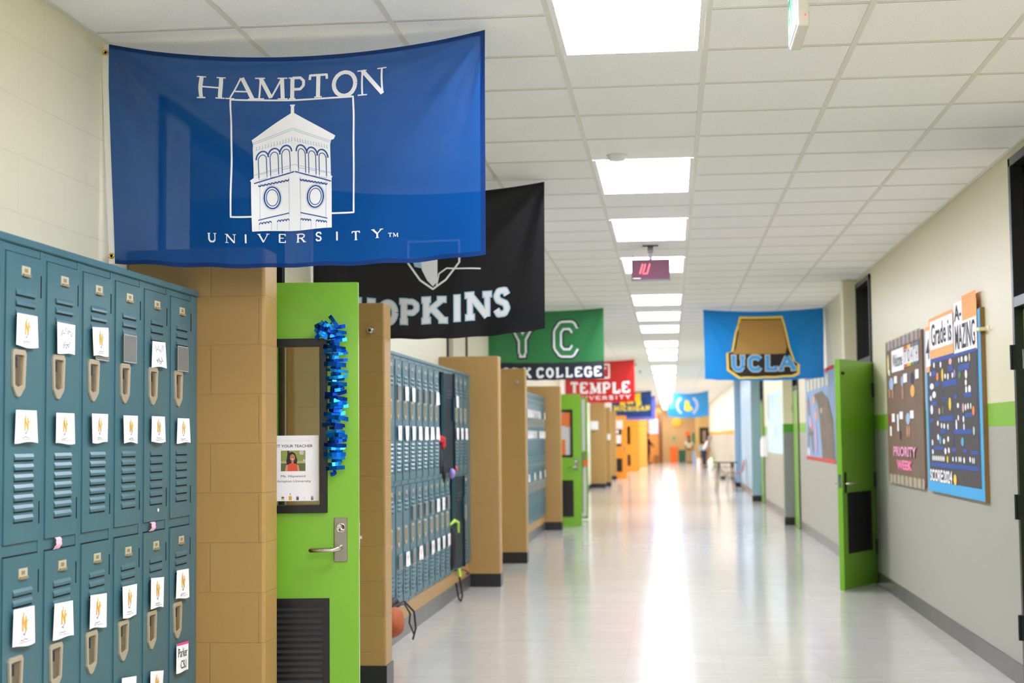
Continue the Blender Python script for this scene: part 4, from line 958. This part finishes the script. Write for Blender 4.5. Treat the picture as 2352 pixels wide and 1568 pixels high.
# blue bordered maze board, stands off the wall
bb2 = thing('bulletin_board', (0, 0, 0), 'dark maze bulletin board with a bright blue border and orange letter cards', 'bulletin board')
XB = XR-.026
MB().box(XB, XR-.001, 9.63, 9.66, 1.0, 2.22).box(XB+.002, XR-.001, 9.65, 11.72, 1.01, 2.215).build('board_panel', mat('#8a6a34', .7), bb2)
a = Art(); bdr = mat('#3ea6d8', .6); drk = mat('#4b4641', .8, noise=.12, nscale=4)
a.rect(11.71, 2.215, 9.64, 1.01, bdr, 1); a.rect(11.62, 2.2, 9.73, 1.085, drk, 2)
org, wp = mat('#ffab62', .7), m_paper
a.rect(11.66, 2.235, 11.50, 1.895, org, 3); a.rect(11.50, 2.285, 10.53, 1.965, org, 3); a.rect(10.50, 2.29, 9.72, 1.965, org, 3); a.rect(10.20, 2.34, 9.735, 2.16, org, 3)
a.rect(11.64, 2.205, 11.45, 1.935, wp, 4); a.rect(11.43, 2.26, 10.53, 2.05, wp, 4); a.rect(10.50, 2.175, 9.73, 1.975, wp, 4); a.rect(10.48, 2.315, 10.18, 2.16, wp, 4)
wtext(a, '4', 11.62, 2.14, 11.47, 1.99, m_ink, 5, .02); wtext(a, 'Grade is', 11.38, 2.235, 10.58, 2.075, m_ink, 5, .012); wtext(a, 'A-', 10.46, 2.295, 10.21, 2.19, m_ink, 5, .02); wtext(a, 'MAZING', 10.45, 2.16, 9.78, 1.995, m_ink, 5, .01)
mz = mat('#2a4f9a', .7)
BL = [[11.426, 1.868, 11.239, 1.836], [11.282, 1.784, 11.116, 1.757], [10.981, 1.779, 10.458, 1.743], [10.757, 1.876, 10.577, 1.845], [10.38, 1.864, 9.992, 1.83], [10.195, 1.674, 9.967, 1.646], [10.574, 1.671, 10.458, 1.648], [10.983, 1.665, 10.906, 1.64], [11.445, 1.643, 11.241, 1.618], [11.16, 1.53, 10.624, 1.503], [11.538, 1.519, 11.388, 1.499], [11.117, 1.438, 10.895, 1.414], [10.609, 1.435, 9.985, 1.409], [10.19, 1.54, 9.945, 1.517], [11.403, 1.316, 11.011, 1.297], [10.695, 1.308, 10.541, 1.29], [10.287, 1.304, 10.157, 1.286], [10.037, 1.294, 9.8, 1.278], [11.531, 1.196, 9.793, 1.172]]
for y0, z0, y1, z1 in BL: a.rect(y0, z0+.028, y1, z1+.022, mz, 3)
a.rect(11.48, 1.985, 9.76, 1.955, mz, 3)
for y0, za, zb in ((9.80, 1.95, 1.2), (11.0, 1.75, 1.5), (10.47, 1.76, 1.66), (10.62, 1.70, 1.2), (11.50, 1.9, 1.25), (10.3, 1.62, 1.42), (10.15, 1.29, 1.19)): a.rect(y0, za+.02, y0-.012, zb+.02, mz, 3)
WH = [[11.345, 1.931, 11.28, 1.901], [11.073, 1.924, 11.012, 1.891], [10.372, 1.919, 10.332, 1.892], [10.285, 1.92, 10.218, 1.892], [10.157, 1.918, 10.065, 1.889], [11.515, 1.869, 11.447, 1.845], [10.907, 1.831, 10.847, 1.805], [10.796, 1.829, 10.738, 1.795], [10.625, 1.828, 10.569, 1.8], [11.512, 1.78, 11.34, 1.747], [11.415, 1.719, 11.264, 1.681], [11.526, 1.691, 11.442, 1.662], [10.16, 1.719, 10.097, 1.682], [10.063, 1.721, 9.974, 1.683], [10.158, 1.824, 10.082, 1.778], [10.168, 1.762, 10.103, 1.733], [11.52, 1.621, 11.405, 1.564], [10.463, 1.615, 10.394, 1.591], [10.192, 1.603, 10.141, 1.57], [10.108, 1.607, 10.058, 1.576], [10.013, 1.605, 9.977, 1.577], [11.252, 1.503, 11.183, 1.477], [11.095, 1.486, 11.042, 1.458], [10.996, 1.482, 10.93, 1.454], [10.843, 1.479, 10.794, 1.448], [10.533, 1.505, 10.478, 1.441], [10.451, 1.533, 10.405, 1.506], [10.277, 1.525, 10.221, 1.492], [10.26, 1.475, 10.217, 1.442], [11.253, 1.407, 11.185, 1.374], [11.03, 1.374, 10.95, 1.346], [10.857, 1.391, 10.794, 1.362], [11.502, 1.366, 11.43, 1.334], [10.981, 1.308, 10.903, 1.274], [10.843, 1.312, 10.779, 1.283], [11.498, 1.294, 11.426, 1.269], [10.691, 1.249, 10.642, 1.228], [10.572, 1.253, 10.525, 1.227], [10.295, 1.252, 10.239, 1.222], [10.09, 1.257, 10.035, 1.232]]
WH += [[11.49-k*.075, 1.25, 11.44-k*.075, 1.222] for k in range(7)]+[[10.46-k*.06, 1.254, 10.42-k*.06, 1.228] for k in range(2)]+[[10.0-k*.05, 1.254, 9.97-k*.05, 1.225] for k in range(2)]
for y0, z0, y1, z1 in WH: a.ell((y0+y1)/2, (z0+z1)/2+.02, abs(y0-y1)/2, (z0-z1)/2+.006, m_paper, 3, 10)
cc = {'y': '#e8c63a', 'o': '#f08a3c', 'p': '#9a86c8', 't': '#cbb794', 'r': '#e0a9a8', 'g': '#4d7a48', 'c': '#4aa8c8', 'm': '#a8c0ac', 'k': '#d8b0a0'}
for c, y0, z0, y1, z1 in [('y', 11.014, 1.877, 10.931, 1.783), ('o', 11.219, 1.856, 11.127, 1.796), ('p', 10.545, 1.852, 10.48, 1.794), ('t', 10.017, 1.932, 9.958, 1.878), ('r', 10.716, 1.934, 10.6, 1.889), ('g', 10.386, 1.828, 10.278, 1.78), ('y', 10.759, 1.665, 10.665, 1.574), ('g', 11.031, 1.612, 10.957, 1.55), ('o', 9.946, 1.591, 9.864, 1.528), ('c', 10.348, 1.388, 10.246, 1.33), ('c', 11.167, 1.399, 11.09, 1.338), ('m', 9.943, 1.459, 9.872, 1.402), ('y', 10.892, 1.259, 10.832, 1.208), ('y', 10.656, 1.137, 10.54, 1.061), ('k', 11.163, 1.6, 11.098, 1.552), ('k', 10.276, 1.615, 10.212, 1.552)]:
    a.ell((y0+y1)/2, (z0+z1)/2+.02, abs(y0-y1)/2, (z0-z1)/2, mat(cc[c], .7), 4, 12)
wtext(a, 'SCORE:2024', 11.58, 1.175, 10.70, 1.085, m_paper, 5, .03)
for s_ in a.tri: pass
wall_art(a, XB-.0005).build('paper_artwork', a.mats, bb2, fixn=False); recentre(bb2, (XR-.001, 10.68, 1.0))
tag(MB().box(XR-.052, XR-.001, 9.56, 9.66, 2.07, 2.09).box(XR-.004, XR, 9.50, 9.62, 2.065, 2.095).build('masking_tape', mat('#e6dfb4', .7)), 'strip of masking tape holding the maze board edge to the wall', 'tape')
# mural with red border
mu_ = thing('paper_mural', (0, 0, 0), 'blue paper mural with a brown tree and a red border, behind the right open door', 'mural')
XM = XR-.006
MB().box(XM, XR-.001, 18.3, 22.2, 1.10, 2.26).build('backing_paper', mat('#8fa8c4', .8), mu_)
a = Art(); red = mat('#d2402c', .7)
a.rect(22.2, 2.27, 18.3, 2.225, red, 2); a.rect(22.2, 1.135, 18.3, 1.09, red, 2)
a.poly([(20.9, 1.98), (19.8, 2.0), (19.0, 1.88), (18.5, 1.6), (18.4, 1.135), (19.9, 1.135), (20.15, 1.65), (20.4, 1.85)], mat('#7b6b58', .8, noise=.25, nscale=8), 2)
for k in range(6): a.rect(21.9-k*.52, 2.20, 21.55-k*.52, 2.05, mat('#d9d6b4', .8), 2)
a.stroke([(21.75, 1.95), (21.6, 1.7), (21.9, 1.2)], .16, mat('#7b6e5c'), 2); a.stroke([(21.6, 1.7), (21.1, 1.2)], .14, mat('#7b6e5c'), 2); a.stroke([(21.9, 1.45), (21.1, 1.45)], .05, mat('#7b6e5c'), 2)
for y_, z_, ry, rz_, c in ((21.5, 1.62, .16, .09, '#cdb8d8'), (21.2, 1.55, .15, .06, '#e08a98'), (20.9, 1.9, .14, .07, '#d8aa50'), (20.65, 1.7, .13, .09, '#efa27c'), (20.7, 1.38, .18, .2, '#b8a0c0'), (21.8, 1.2, .22, .06, '#e6cfdc'), (19.9, 1.75, .12, .04, '#c0b070'), (21.9, 1.85, .15, .1, '#a88890')):
    a.ell(y_, z_, ry, rz_, mat(c), 3, 14)
wall_art(a, XM-.001).build('paper_artwork', a.mats, mu_, fixn=False); recentre(mu_, (XR-.001, 20.25, 1.1))
pb = thing('paper_mural', (0, 0, 0), 'pale blue paper poster between the two far right doorways', 'poster')
MB().box(XR-.006, XR-.001, 26.4, 31.0, 1.10, 2.25).build('backing_paper', mat('#c4dde6', .8, noise=.06, nscale=3), pb)
a = Art()
for y_, z_, w_, h_2, c in ((30.5, 2.0, .5, .5, '#a9bcc4'), (29.2, 2.05, .4, .3, '#b4c4c4'), (27.4, 2.05, .5, .12, '#d8d29a'), (28.5, 1.5, .9, .2, '#b5c8cc'), (30.0, 1.4, .5, .35, '#dce8ea')): a.rect(y_+w_/2, z_+h_2/2, y_-w_/2, z_-h_2/2, mat(c), 1)
wall_art(a, XR-.007).build('paper_artwork', a.mats, pb, fixn=False); recentre(pb, (XR-.001, 28.7, 1.1))
tag(MB().prism([(31.3, 1.0), (31.9, 1.0), (31.9, 1.32), (31.3, 1.42)], 'x', XR-.10, XR).build('paper_tray', m_paper), 'white wall tray beside the far right doorway', 'wall tray')
# papers on the left, far
tag(MB().box(XL+.001, XL+.01, 32.2, 37.5, 1.02, 1.85).build('paper_poster', mat('#cfe08a', .7)), 'long yellow-green poster on the left wall past the open doors', 'poster')
tag(MB().box(XL+.001, XL+.01, 38.0, 41.5, 1.02, 1.80).build('paper_poster', mat('#eef2ec', .7)), 'white poster on the left wall next to the yellow-green one', 'poster')
tag(MB().box(-2.24, -2.03, 42.62, 42.70, 1.64, 1.88).build('wall_box', m_white, bevel=.01), 'small white box high on a far tan pier', 'wall box')
tag(MB().box(-1.83, -1.74, 43.885, 43.9, 1.35, 1.52).build('wall_switch', m_white), 'small white plate on the far darker tan pier', 'switch plate')

# ------------------------------------------------------------------ belongings by the second locker row
LX, LY = XK, Y2[12]
# coat in the open upper locker
def blob(b, c, r, seed, mi=0, n=12, amp=.18):
    rnd = random.Random(seed); ph = [rnd.random()*6 for _ in range(6)]
    v = []
    for i in range(n+1):
        th = math.pi*i/n
        for k in range(16):
            p = 2*math.pi*k/16; f = 1+amp*(math.sin(3*p+ph[0]+th*2)+.6*math.sin(5*p+ph[1]-th*3)+.5*math.sin(4*th+ph[2]))*math.sin(th)*.6
            v.append((c[0]+r[0]*f*math.sin(th)*math.cos(p), c[1]+r[1]*f*math.sin(th)*math.sin(p), c[2]-r[2]*math.cos(th)))
    b.add(v, [[i*16+k, i*16+(k+1) % 16, (i+1)*16+(k+1) % 16, (i+1)*16+k] for i in range(n) for k in range(16)], mi, True)
ct = thing('coat', (LX-.03, LY+.13, 1.14), 'black coat with a red lining hanging from the open upper locker', 'coat')
b = MB(); blob(b, (.0, .06, .10), (.04, .10, .20), 3); blob(b, (.035, .10, .0), (.03, .05, .09), 4); b.build('coat_body', mat('#151315', .8), ct)
b = MB(); blob(b, (.012, .05, .29), (.05, .10, .035), 5); blob(b, (.035, .12, .25), (.022, .03, .05), 6); b.build('coat_lining', mat('#c8202c', .7), ct)
b = MB(); blob(b, (0, 0, 0), (.03, .045, .045), 8); o = b.build('purple_pouch', mat('#9a86c8', .7)); o.location = (LX+.055, LY+.42, 1.13)
tag(o, 'small lilac pouch hanging at the bottom of the open upper locker', 'pouch')
o = MB().ball((0, 0, 0), .012, .03, .025).build('red_tag', mat('#d8283a', .6)); o.location = (LX+.018, Y2[15]+.05, 1.16)
tag(o, 'small red tag low on an upper locker near the end of the second row', 'tag')
# backpack in the open lower locker
LY2 = Y2[14]
bp_ = thing('backpack', (LX-.02, LY2+.12, .27), 'black backpack with lime straps leaning out of the open lower locker', 'backpack')
b = MB(); blob(b, (.01, .02, .19), (.06, .11, .20), 11, amp=.1); b.build('backpack_body', mat('#141416', .75), bp_)
MB().tube([(.02, -.07, .40), (.06, -.04, .44), (.08, .02, .42), (.08, .04, .33)], [.012, .016, .016, .012], 8).tube([(.10, -.08, .02), (.11, -.08, -.05)], .014, 8).build('lime_strap', mat('#b6dc4c', .6), bp_)
MB().tube([(.10, -.08, -.04), (.115, -.06, -.14), (.12, -.02, -.22), (.115, -.07, -.262), (.105, -.13, -.24), (.08, -.14, -.1)], .008, 8).tube([(.04, .10, -.01), (.10, .28, -.02), (.11, .5, -.07), (.07, .62, -.09)], .006, 8).build('loose_strap', mat('#121214', .7), bp_)
# orange bag low on the second row
ob = thing('drawstring_bag', (LX+.035, 10.14, .10), 'orange-brown bag with dark straps hanging low beside the second tan pier', 'bag')
b = MB(); blob(b, (.02, .02, .10), (.09, .17, .105), 21, amp=.12); b.build('bag_body', mat('#b05a2c', .75, noise=.2, nscale=20), ob)
MB().tube([(.03, .0, .2), (.06, .28, .215), (.10, .46, .12), (.105, .50, 0), (.09, .46, -.075)], .007, 8).tube([(.03, .05, .2), (.07, .24, .20), (.09, .36, .12), (.08, .38, .05), (.1, .44, -.03)], .006, 8).tube([(.0, -.1, .2), (.03, .1, .24), (.03, .2, .2)], .022, 8).build('bag_strap', mat('#23232c', .7), ob)

# ------------------------------------------------------------------ far furniture and people
def school_chair(loc, rz, col, label, grp='classroom chairs by the right wall'):
    t = thing('classroom_chair', loc, label, 'chair', grp, rz)
    pr = [(-.20, .46), (-.10, .445), (.08, .43), (.17, .45), (.215, .53), (.24, .66), (.26, .80)]
    b = MB(); v = []
    for (x, z) in pr:
        for k in range(5): v.append((x, -.2+.1*k, z+.012*abs(k-2)/2))
    b.add(v, [[i*5+k, (i+1)*5+k, (i+1)*5+k+1, i*5+k+1] for i in range(len(pr)-1) for k in range(4)], 0, True)
    o = b.build('seat_shell', mat(col, .5), t); s = o.modifiers.new('t', 'SOLIDIFY'); s.thickness = .012
    for sx, sy in ((-1, -1), (-1, 1), (1, -1), (1, 1)):
        MB().tube([(sx*.13, sy*.15, .43), (sx*.22, sy*.19, 0)], .012, 8).build('leg', m_chrome, t)
    return t
def desk(loc, rz, label):
    t = thing('student_desk', loc, label, 'desk', None, rz)
    MB().prism([(-.30, -.2), (-.22, -.24), (.22, -.24), (.30, -.2), (.30, .2), (.22, .24), (-.22, .24), (-.30, .2)], 'z', .735, .76).build('desk_top', mat('#3a3836', .5), t, bevel=.004)
    MB().box(-.2, .2, -.17, .17, .62, .63).box(-.2, -.19, -.17, .17, .63, .735).box(.19, .2, -.17, .17, .63, .735).build('book_tray', m_black, t)
    for sx, sy in ((-1, -1), (-1, 1), (1, -1), (1, 1)): MB().tube([(sx*.17, sy*.17, .73), (sx*.2, sy*.2, .35), (sx*.24, sy*.22, 0)], .014, 8).build('leg', m_black, t)
desk((1.40, 39.6, 0), .1, 'dark student desk standing in the corridor before the blue pier')
school_chair((1.66, 40.2, 0), .05, '#a2402c', 'red-brown shell chair pushed up to the dark desk')
school_chair((1.66, 51.0, 0), 3.0, '#b4cc5c', 'lime shell chair standing beyond the dark desk')
tag(MB().box(1.60, 1.78, 50.2, 50.4, .0, .12).build('floor_box', mat('#4a463e', .7), bevel=.01), 'small dark box on the floor beside the lime chair', 'box')

def skin(name, verts, edges, m, parent, root=0, sub=2):
    bm = bmesh.new(); L = bm.verts.layers.skin.verify(); vs = []
    for i, (p, r) in enumerate(verts):
        v = bm.verts.new(p); r = r if isinstance(r, tuple) else (r, r); v[L].radius = r; v[L].use_root = (i == root); vs.append(v)
    for a_, b2 in edges: bm.edges.new((vs[a_], vs[b2]))
    me = bpy.data.meshes.new(name); bm.to_mesh(me); bm.free(); me.materials.append(m)
    o = bpy.data.objects.new(name, me); COL.objects.link(o); o.parent = parent
    o.modifiers.new('skin', 'SKIN').use_smooth_shade = True; s = o.modifiers.new('sub', 'SUBSURF'); s.levels = sub; s.render_levels = sub
    return o
def person(loc, rz, h, skinc, hairc, shirtc, pantc, label, bend=0., dress=False, long_hair=False, arm=0.):
    """facing -y locally; h height; bend leans the upper body forward"""
    t = thing('person', loc, label, 'person', None, rz); k = h/1.75; ms = mat(skinc, .6)
    def B(p):  # bend about the hip
        x, y, z = p; z0 = .93
        if z > z0: d = z-z0; ca, sa = math.cos(bend), math.sin(bend); return (x*k, (y*ca-d*sa)*k, (z0+d*ca+y*sa)*k)
        return (x*k, y*k, z*k)
    V = [((0, 0, .93), (.14, .11)), ((0, 0, 1.15), (.13, .09)), ((0, 0, 1.36), (.16, .10)), ((0, 0, 1.47), .055), ((0, -.01, 1.56), (.07, .08)), ((0, -.015, 1.66), (.078, .095)), ((0, -.01, 1.73), (.05, .06))]
    E_ = [(0, 1), (1, 2), (2, 3), (3, 4), (4, 5), (5, 6)]
    def limb(pts, frm):
        p = frm
        for q, r in pts: V.append((q, r)); E_.append((p, len(V)-1)); p = len(V)-1
        return p
    for s in (-1, 1):
        ay = -.30*arm
        e = limb([((s*.19, 0, 1.40), .05), ((s*.24, ay*.4, 1.14), .038), ((s*.24, ay-.02, .93+.2*arm), .027), ((s*.24, ay-.04, .86+.2*arm), (.035, .018))], 2)
        for f in range(4): limb([((s*.24+(f-1.5)*.004, ay-.075+f*.022, .80+.2*arm), .009), ((s*.238, ay-.075+f*.022, .755+.2*arm+abs(f-1.5)*.008), .008)], e)
        limb([((s*.22, ay-.085, .85+.2*arm), .010), ((s*.215, ay-.10, .81+.2*arm), .009)], e)
        limb([((s*.09, 0, .82), .085), ((s*.10, -.01, .50), .055), ((s*.10, .01, .10), .036), ((s*.105, -.06, .035), (.04, .03)), ((s*.11, -.15, .025), (.035, .02))], 0)
    skin('body', [(B(p), (r[0]*k, r[1]*k) if isinstance(r, tuple) else r*k) for p, r in V], E_, ms, t)
    hd = B((0, -.012, 1.645))
    f = MB(); f.ball((hd[0]-.028*k, hd[1]-.088*k, hd[2]+.01*k), .011*k, .006*k, .007*k, 8).ball((hd[0]+.028*k, hd[1]-.088*k, hd[2]+.01*k), .011*k, .006*k, .007*k, 8); f.build('eyes', m_ink, t)
    MB().ball((hd[0], hd[1]-.10*k, hd[2]-.015*k), .011*k, .014*k, .018*k, 8).ball((hd[0]-.082*k, hd[1], hd[2]), .01*k, .02*k, .028*k, 8).ball((hd[0]+.082*k, hd[1], hd[2]), .01*k, .02*k, .028*k, 8).build('nose_and_ears', ms, t)
    MB().ball((hd[0], hd[1]-.088*k, hd[2]-.052*k), .022*k, .006*k, .006*k, 8).build('mouth', mat('#8c4a40', .6), t)
    hr = MB().ball((hd[0], hd[1]+.022*k, hd[2]+.035*k), .095*k, .100*k, .095*k)
    if long_hair: hr.ball((hd[0], hd[1]+.07*k, hd[2]-.09*k), .085*k, .05*k, .15*k)
    hr.build('hair', mat(hairc, .7), t)
    SV = [((0, 0, .80 if dress else .90), (.185, .14)), ((0, 0, 1.12), (.155, .11)), ((0, 0, 1.36), (.175, .115)), ((0, 0, 1.45), .075)]
    SE = [(0, 1), (1, 2), (2, 3)]
    if dress: SV.append(((0, 0, .52), (.23, .17))); SE.append((0, len(SV)-1))
    for s in (-1, 1):
        ay = -.30*arm
        SV.append(((s*.19, 0, 1.39), .066)); SE.append((2, len(SV)-1)); SV.append(((s*.24, ay*.4, 1.15), .054)); SE.append((len(SV)-2, len(SV)-1))
        if dress: SV.append(((s*.24, ay-.01, .98+.15*arm), .042)); SE.append((len(SV)-2, len(SV)-1))
    skin('shirt' if not dress else 'long_top', [(B(p), (r[0]*k, r[1]*k) if isinstance(r, tuple) else r*k) for p, r in SV], SE, mat(shirtc, .8), t)
    PV = [((0, 0, .92), (.155, .12))]; PE = []
    for s in (-1, 1):
        p0 = 0
        for q, r in (((s*.09, 0, .82), .10), ((s*.10, -.01, .50), .072), ((s*.10, .01, .12), .058)): PV.append((q, r)); PE.append((p0, len(PV)-1)); p0 = len(PV)-1
    skin('trousers', [(tuple(c*k for c in p), (r[0]*k, r[1]*k) if isinstance(r, tuple) else r*k) for p, r in PV], PE, mat(pantc, .8), t)
    for s in (-1, 1): MB().box((s*.10-.05)*k, (s*.10+.05)*k, -.20*k, .06*k, 0, .07*k).build('shoe', mat('#2a2624', .6), t, bevel=.02*k)
    return t
person((-1.22, 80.3, 0), 1.9, 1.62, '#6e4a36', '#1c1416', '#48101e', '#2a2320', 'person in a long maroon top standing by the orange wall at the far end', dress=True, arm=.8)
person((.96, 81.0, 0), .2, 1.44, '#7a5038', '#33201a', '#e8e6c8', '#c4ac7c', 'person in a cream shirt and tan trousers walking at the far end')
person((1.52, 70.0, 0), 1.2, 1.50, '#b08a78', '#8fa6b8', '#e6e6e2', '#1c2c5c', 'person in a white shirt and navy trousers bending by the far right wall', bend=.5, arm=.6)
def bin_(x, y, w, d, h, c, label, name='waste_bin'):
    t = thing(name, (x, y, 0), label, 'bin')
    MB().prism([(-w*.42, .0), (w*.42, .0), (w/2, h*.96), (-w/2, h*.96)], 'y', -d/2, d/2).build('bin_body', mat(c, .5), t, bevel=.02)
    MB().box(-w*.53, w*.53, -d*.53, d*.53, h*.95, h).build('bin_rim', mat(c, .5), t, bevel=.01)
bin_(.16, 84, .46, .46, .84, '#ff7a20', 'tall orange bin against the far tan wall')
bin_(.62, 84.2, .42, .42, .68, '#2e6b4e', 'dark green bin beside the tall orange bin')
bin_(-1.38, 77, .34, .34, .92, '#e6c81e', 'yellow bin in front of the far orange wall')
t = thing('floor_sign', (1.22, 79.5, 0), 'pale blue folding floor sign at the far end', 'floor sign')
MB().add([(-.11, -.10, 0), (.11, -.10, 0), (.09, -.01, .66), (-.09, -.01, .66), (-.11, .10, 0), (.11, .10, 0), (.09, .01, .66), (-.09, .01, .66)], [(0, 1, 2, 3), (5, 4, 7, 6), (3, 2, 6, 7)]).build('sign_panel', mat('#9fc0e6', .6), t)
t = thing('water_fountain', (1.58, 78.4, 0), 'pale wall-mounted drinking fountain below the dark framed picture', 'drinking fountain')
MB().prism([(-.2, .92), (.2, .92), (.16, .68), (-.16, .68)], 'y', -.35, 0).build('fountain_bowl', mat('#b8ccd2', .4), t, bevel=.03)
MB().box(-.05, .05, -.15, 0, .3, .68).build('drain_pipe', mat('#4a3520', .6), t); MB().tube([(-.1, -.2, .92), (-.1, -.2, 1.0), (-.1, -.15, 1.02)], .012).build('spout', m_chrome, t)
t = thing('framed_picture', (1.72, 78.38, 1.45), 'dark framed picture on the light tan wall at the far end', 'picture')
MB().ring([(-.24, -.42), (.24, -.42), (.24, .42), (-.24, .42)], [(-.17, -.35), (.17, -.35), (.17, .35), (-.17, .35)], 'y', -.03, .02).build('picture_frame', mat('#2c2218', .5), t)
MB().box(-.17, .17, -.01, .02, -.35, .35).box(-.07, .07, -.012, -.01, -.3, .25, 1).build('picture_print', [mat('#4a3c2c', .6), mat('#a8907c', .6)], t)
t = thing('water_jug', (1.67, 64.5, 0), 'white jug with a blue side standing by the far right wall', 'jug')
MB().lathe([(.13, 0), (.14, .05), (.14, .34), (.08, .44), (.04, .46), (.04, .52), (.0001, .52)], n=18).build('jug_body', m_white, t)
MB().box(-.16, -.10, -.08, .08, .06, .34).build('jug_label', mat('#6fa0bc', .5), t)
tag(MB().box(1.18, 1.34, 70, 70.2, 0, .42).build('white_box', m_white, bevel=.02), 'small white carton on the floor near the far end', 'carton')
tag(MB().lathe([(.28, 0), (.28, -.05), (.25, -.06), (.0001, -.06)], (.36, 86.0, 2.24), 28, axis='y').build('wall_disc', mat('#f2c63c', .5)), 'yellow disc on the far tan wall', 'wall disc')
tag(MB().box(.83, 1.08, 85.97, 86, 1.44, 1.70).build('paper_sign', mat('#f4701e', .6)), 'small orange sign on the far tan wall above the person in cream', 'sign')
tag(MB().box(1.2, 1.36, 85.97, 86, 1.0, 1.62).build('paper_sign', mat('#4a8a54', .6)), 'narrow green poster on the far tan wall', 'poster')
tag(MB().box(.1, .28, 85.97, 86, 1.2, 1.42).build('paper_sign', mat('#8aa868', .6)), 'small green notice above the tall orange bin', 'notice')
tag(MB().box(-1.18, -.65, 81.95, 81.995, 1.55, 2.38).build('white_board', mat('#dedbe4', .5), bevel=.01), 'white board high on the far orange wall', 'white board')
tag(MB().box(-.9, -.62, 81.5, 81.9, 0, .42).build('cardboard_box', mat('#b07a2c', .8), bevel=.01), 'brown box on the floor against the far orange wall', 'box')

# ------------------------------------------------------------------ camera, world, view
cd = bpy.data.cameras.new('camera'); cam = bpy.data.objects.new('camera', cd); COL.objects.link(cam); SC.camera = cam
yaw, pit, rol, F = .103997, .0638136, -.0100727, 3463.6
fw = Vector((-math.sin(yaw)*math.cos(pit), math.cos(yaw)*math.cos(pit), math.sin(pit))); rt = Vector((math.cos(yaw), math.sin(yaw), 0)); up = rt.cross(fw)
r2 = rt*math.cos(rol)+up*math.sin(rol); u2 = -rt*math.sin(rol)+up*math.cos(rol)
M = Matrix((( r2.x, u2.x, -fw.x, 0), (r2.y, u2.y, -fw.y, 0), (r2.z, u2.z, -fw.z, CZ), (0, 0, 0, 1)))
cam.matrix_world = M
cd.sensor_width = 36; cd.lens = F/2352*36; cd.clip_end = 200; cd.clip_start = .05
cd.dof.use_dof = True; cd.dof.focus_distance = 6.1; cd.dof.aperture_fstop = 3.5
w = bpy.data.worlds.new('world'); SC.world = w; w.use_nodes = True; w.node_tree.nodes['Background'].inputs[0].default_value = (.9, .95, 1, 1); w.node_tree.nodes['Background'].inputs[1].default_value = .2
vs = SC.view_settings; vs.view_transform = 'Standard'; vs.look = 'None'; vs.exposure = 1.8; vs.gamma = 1; vs.use_curve_mapping = False
SC.cycles.max_bounces = 14; SC.cycles.transparent_max_bounces = 16; SC.cycles.diffuse_bounces = 10; SC.cycles.use_denoising = True
SC.cycles.sample_clamp_indirect = 6
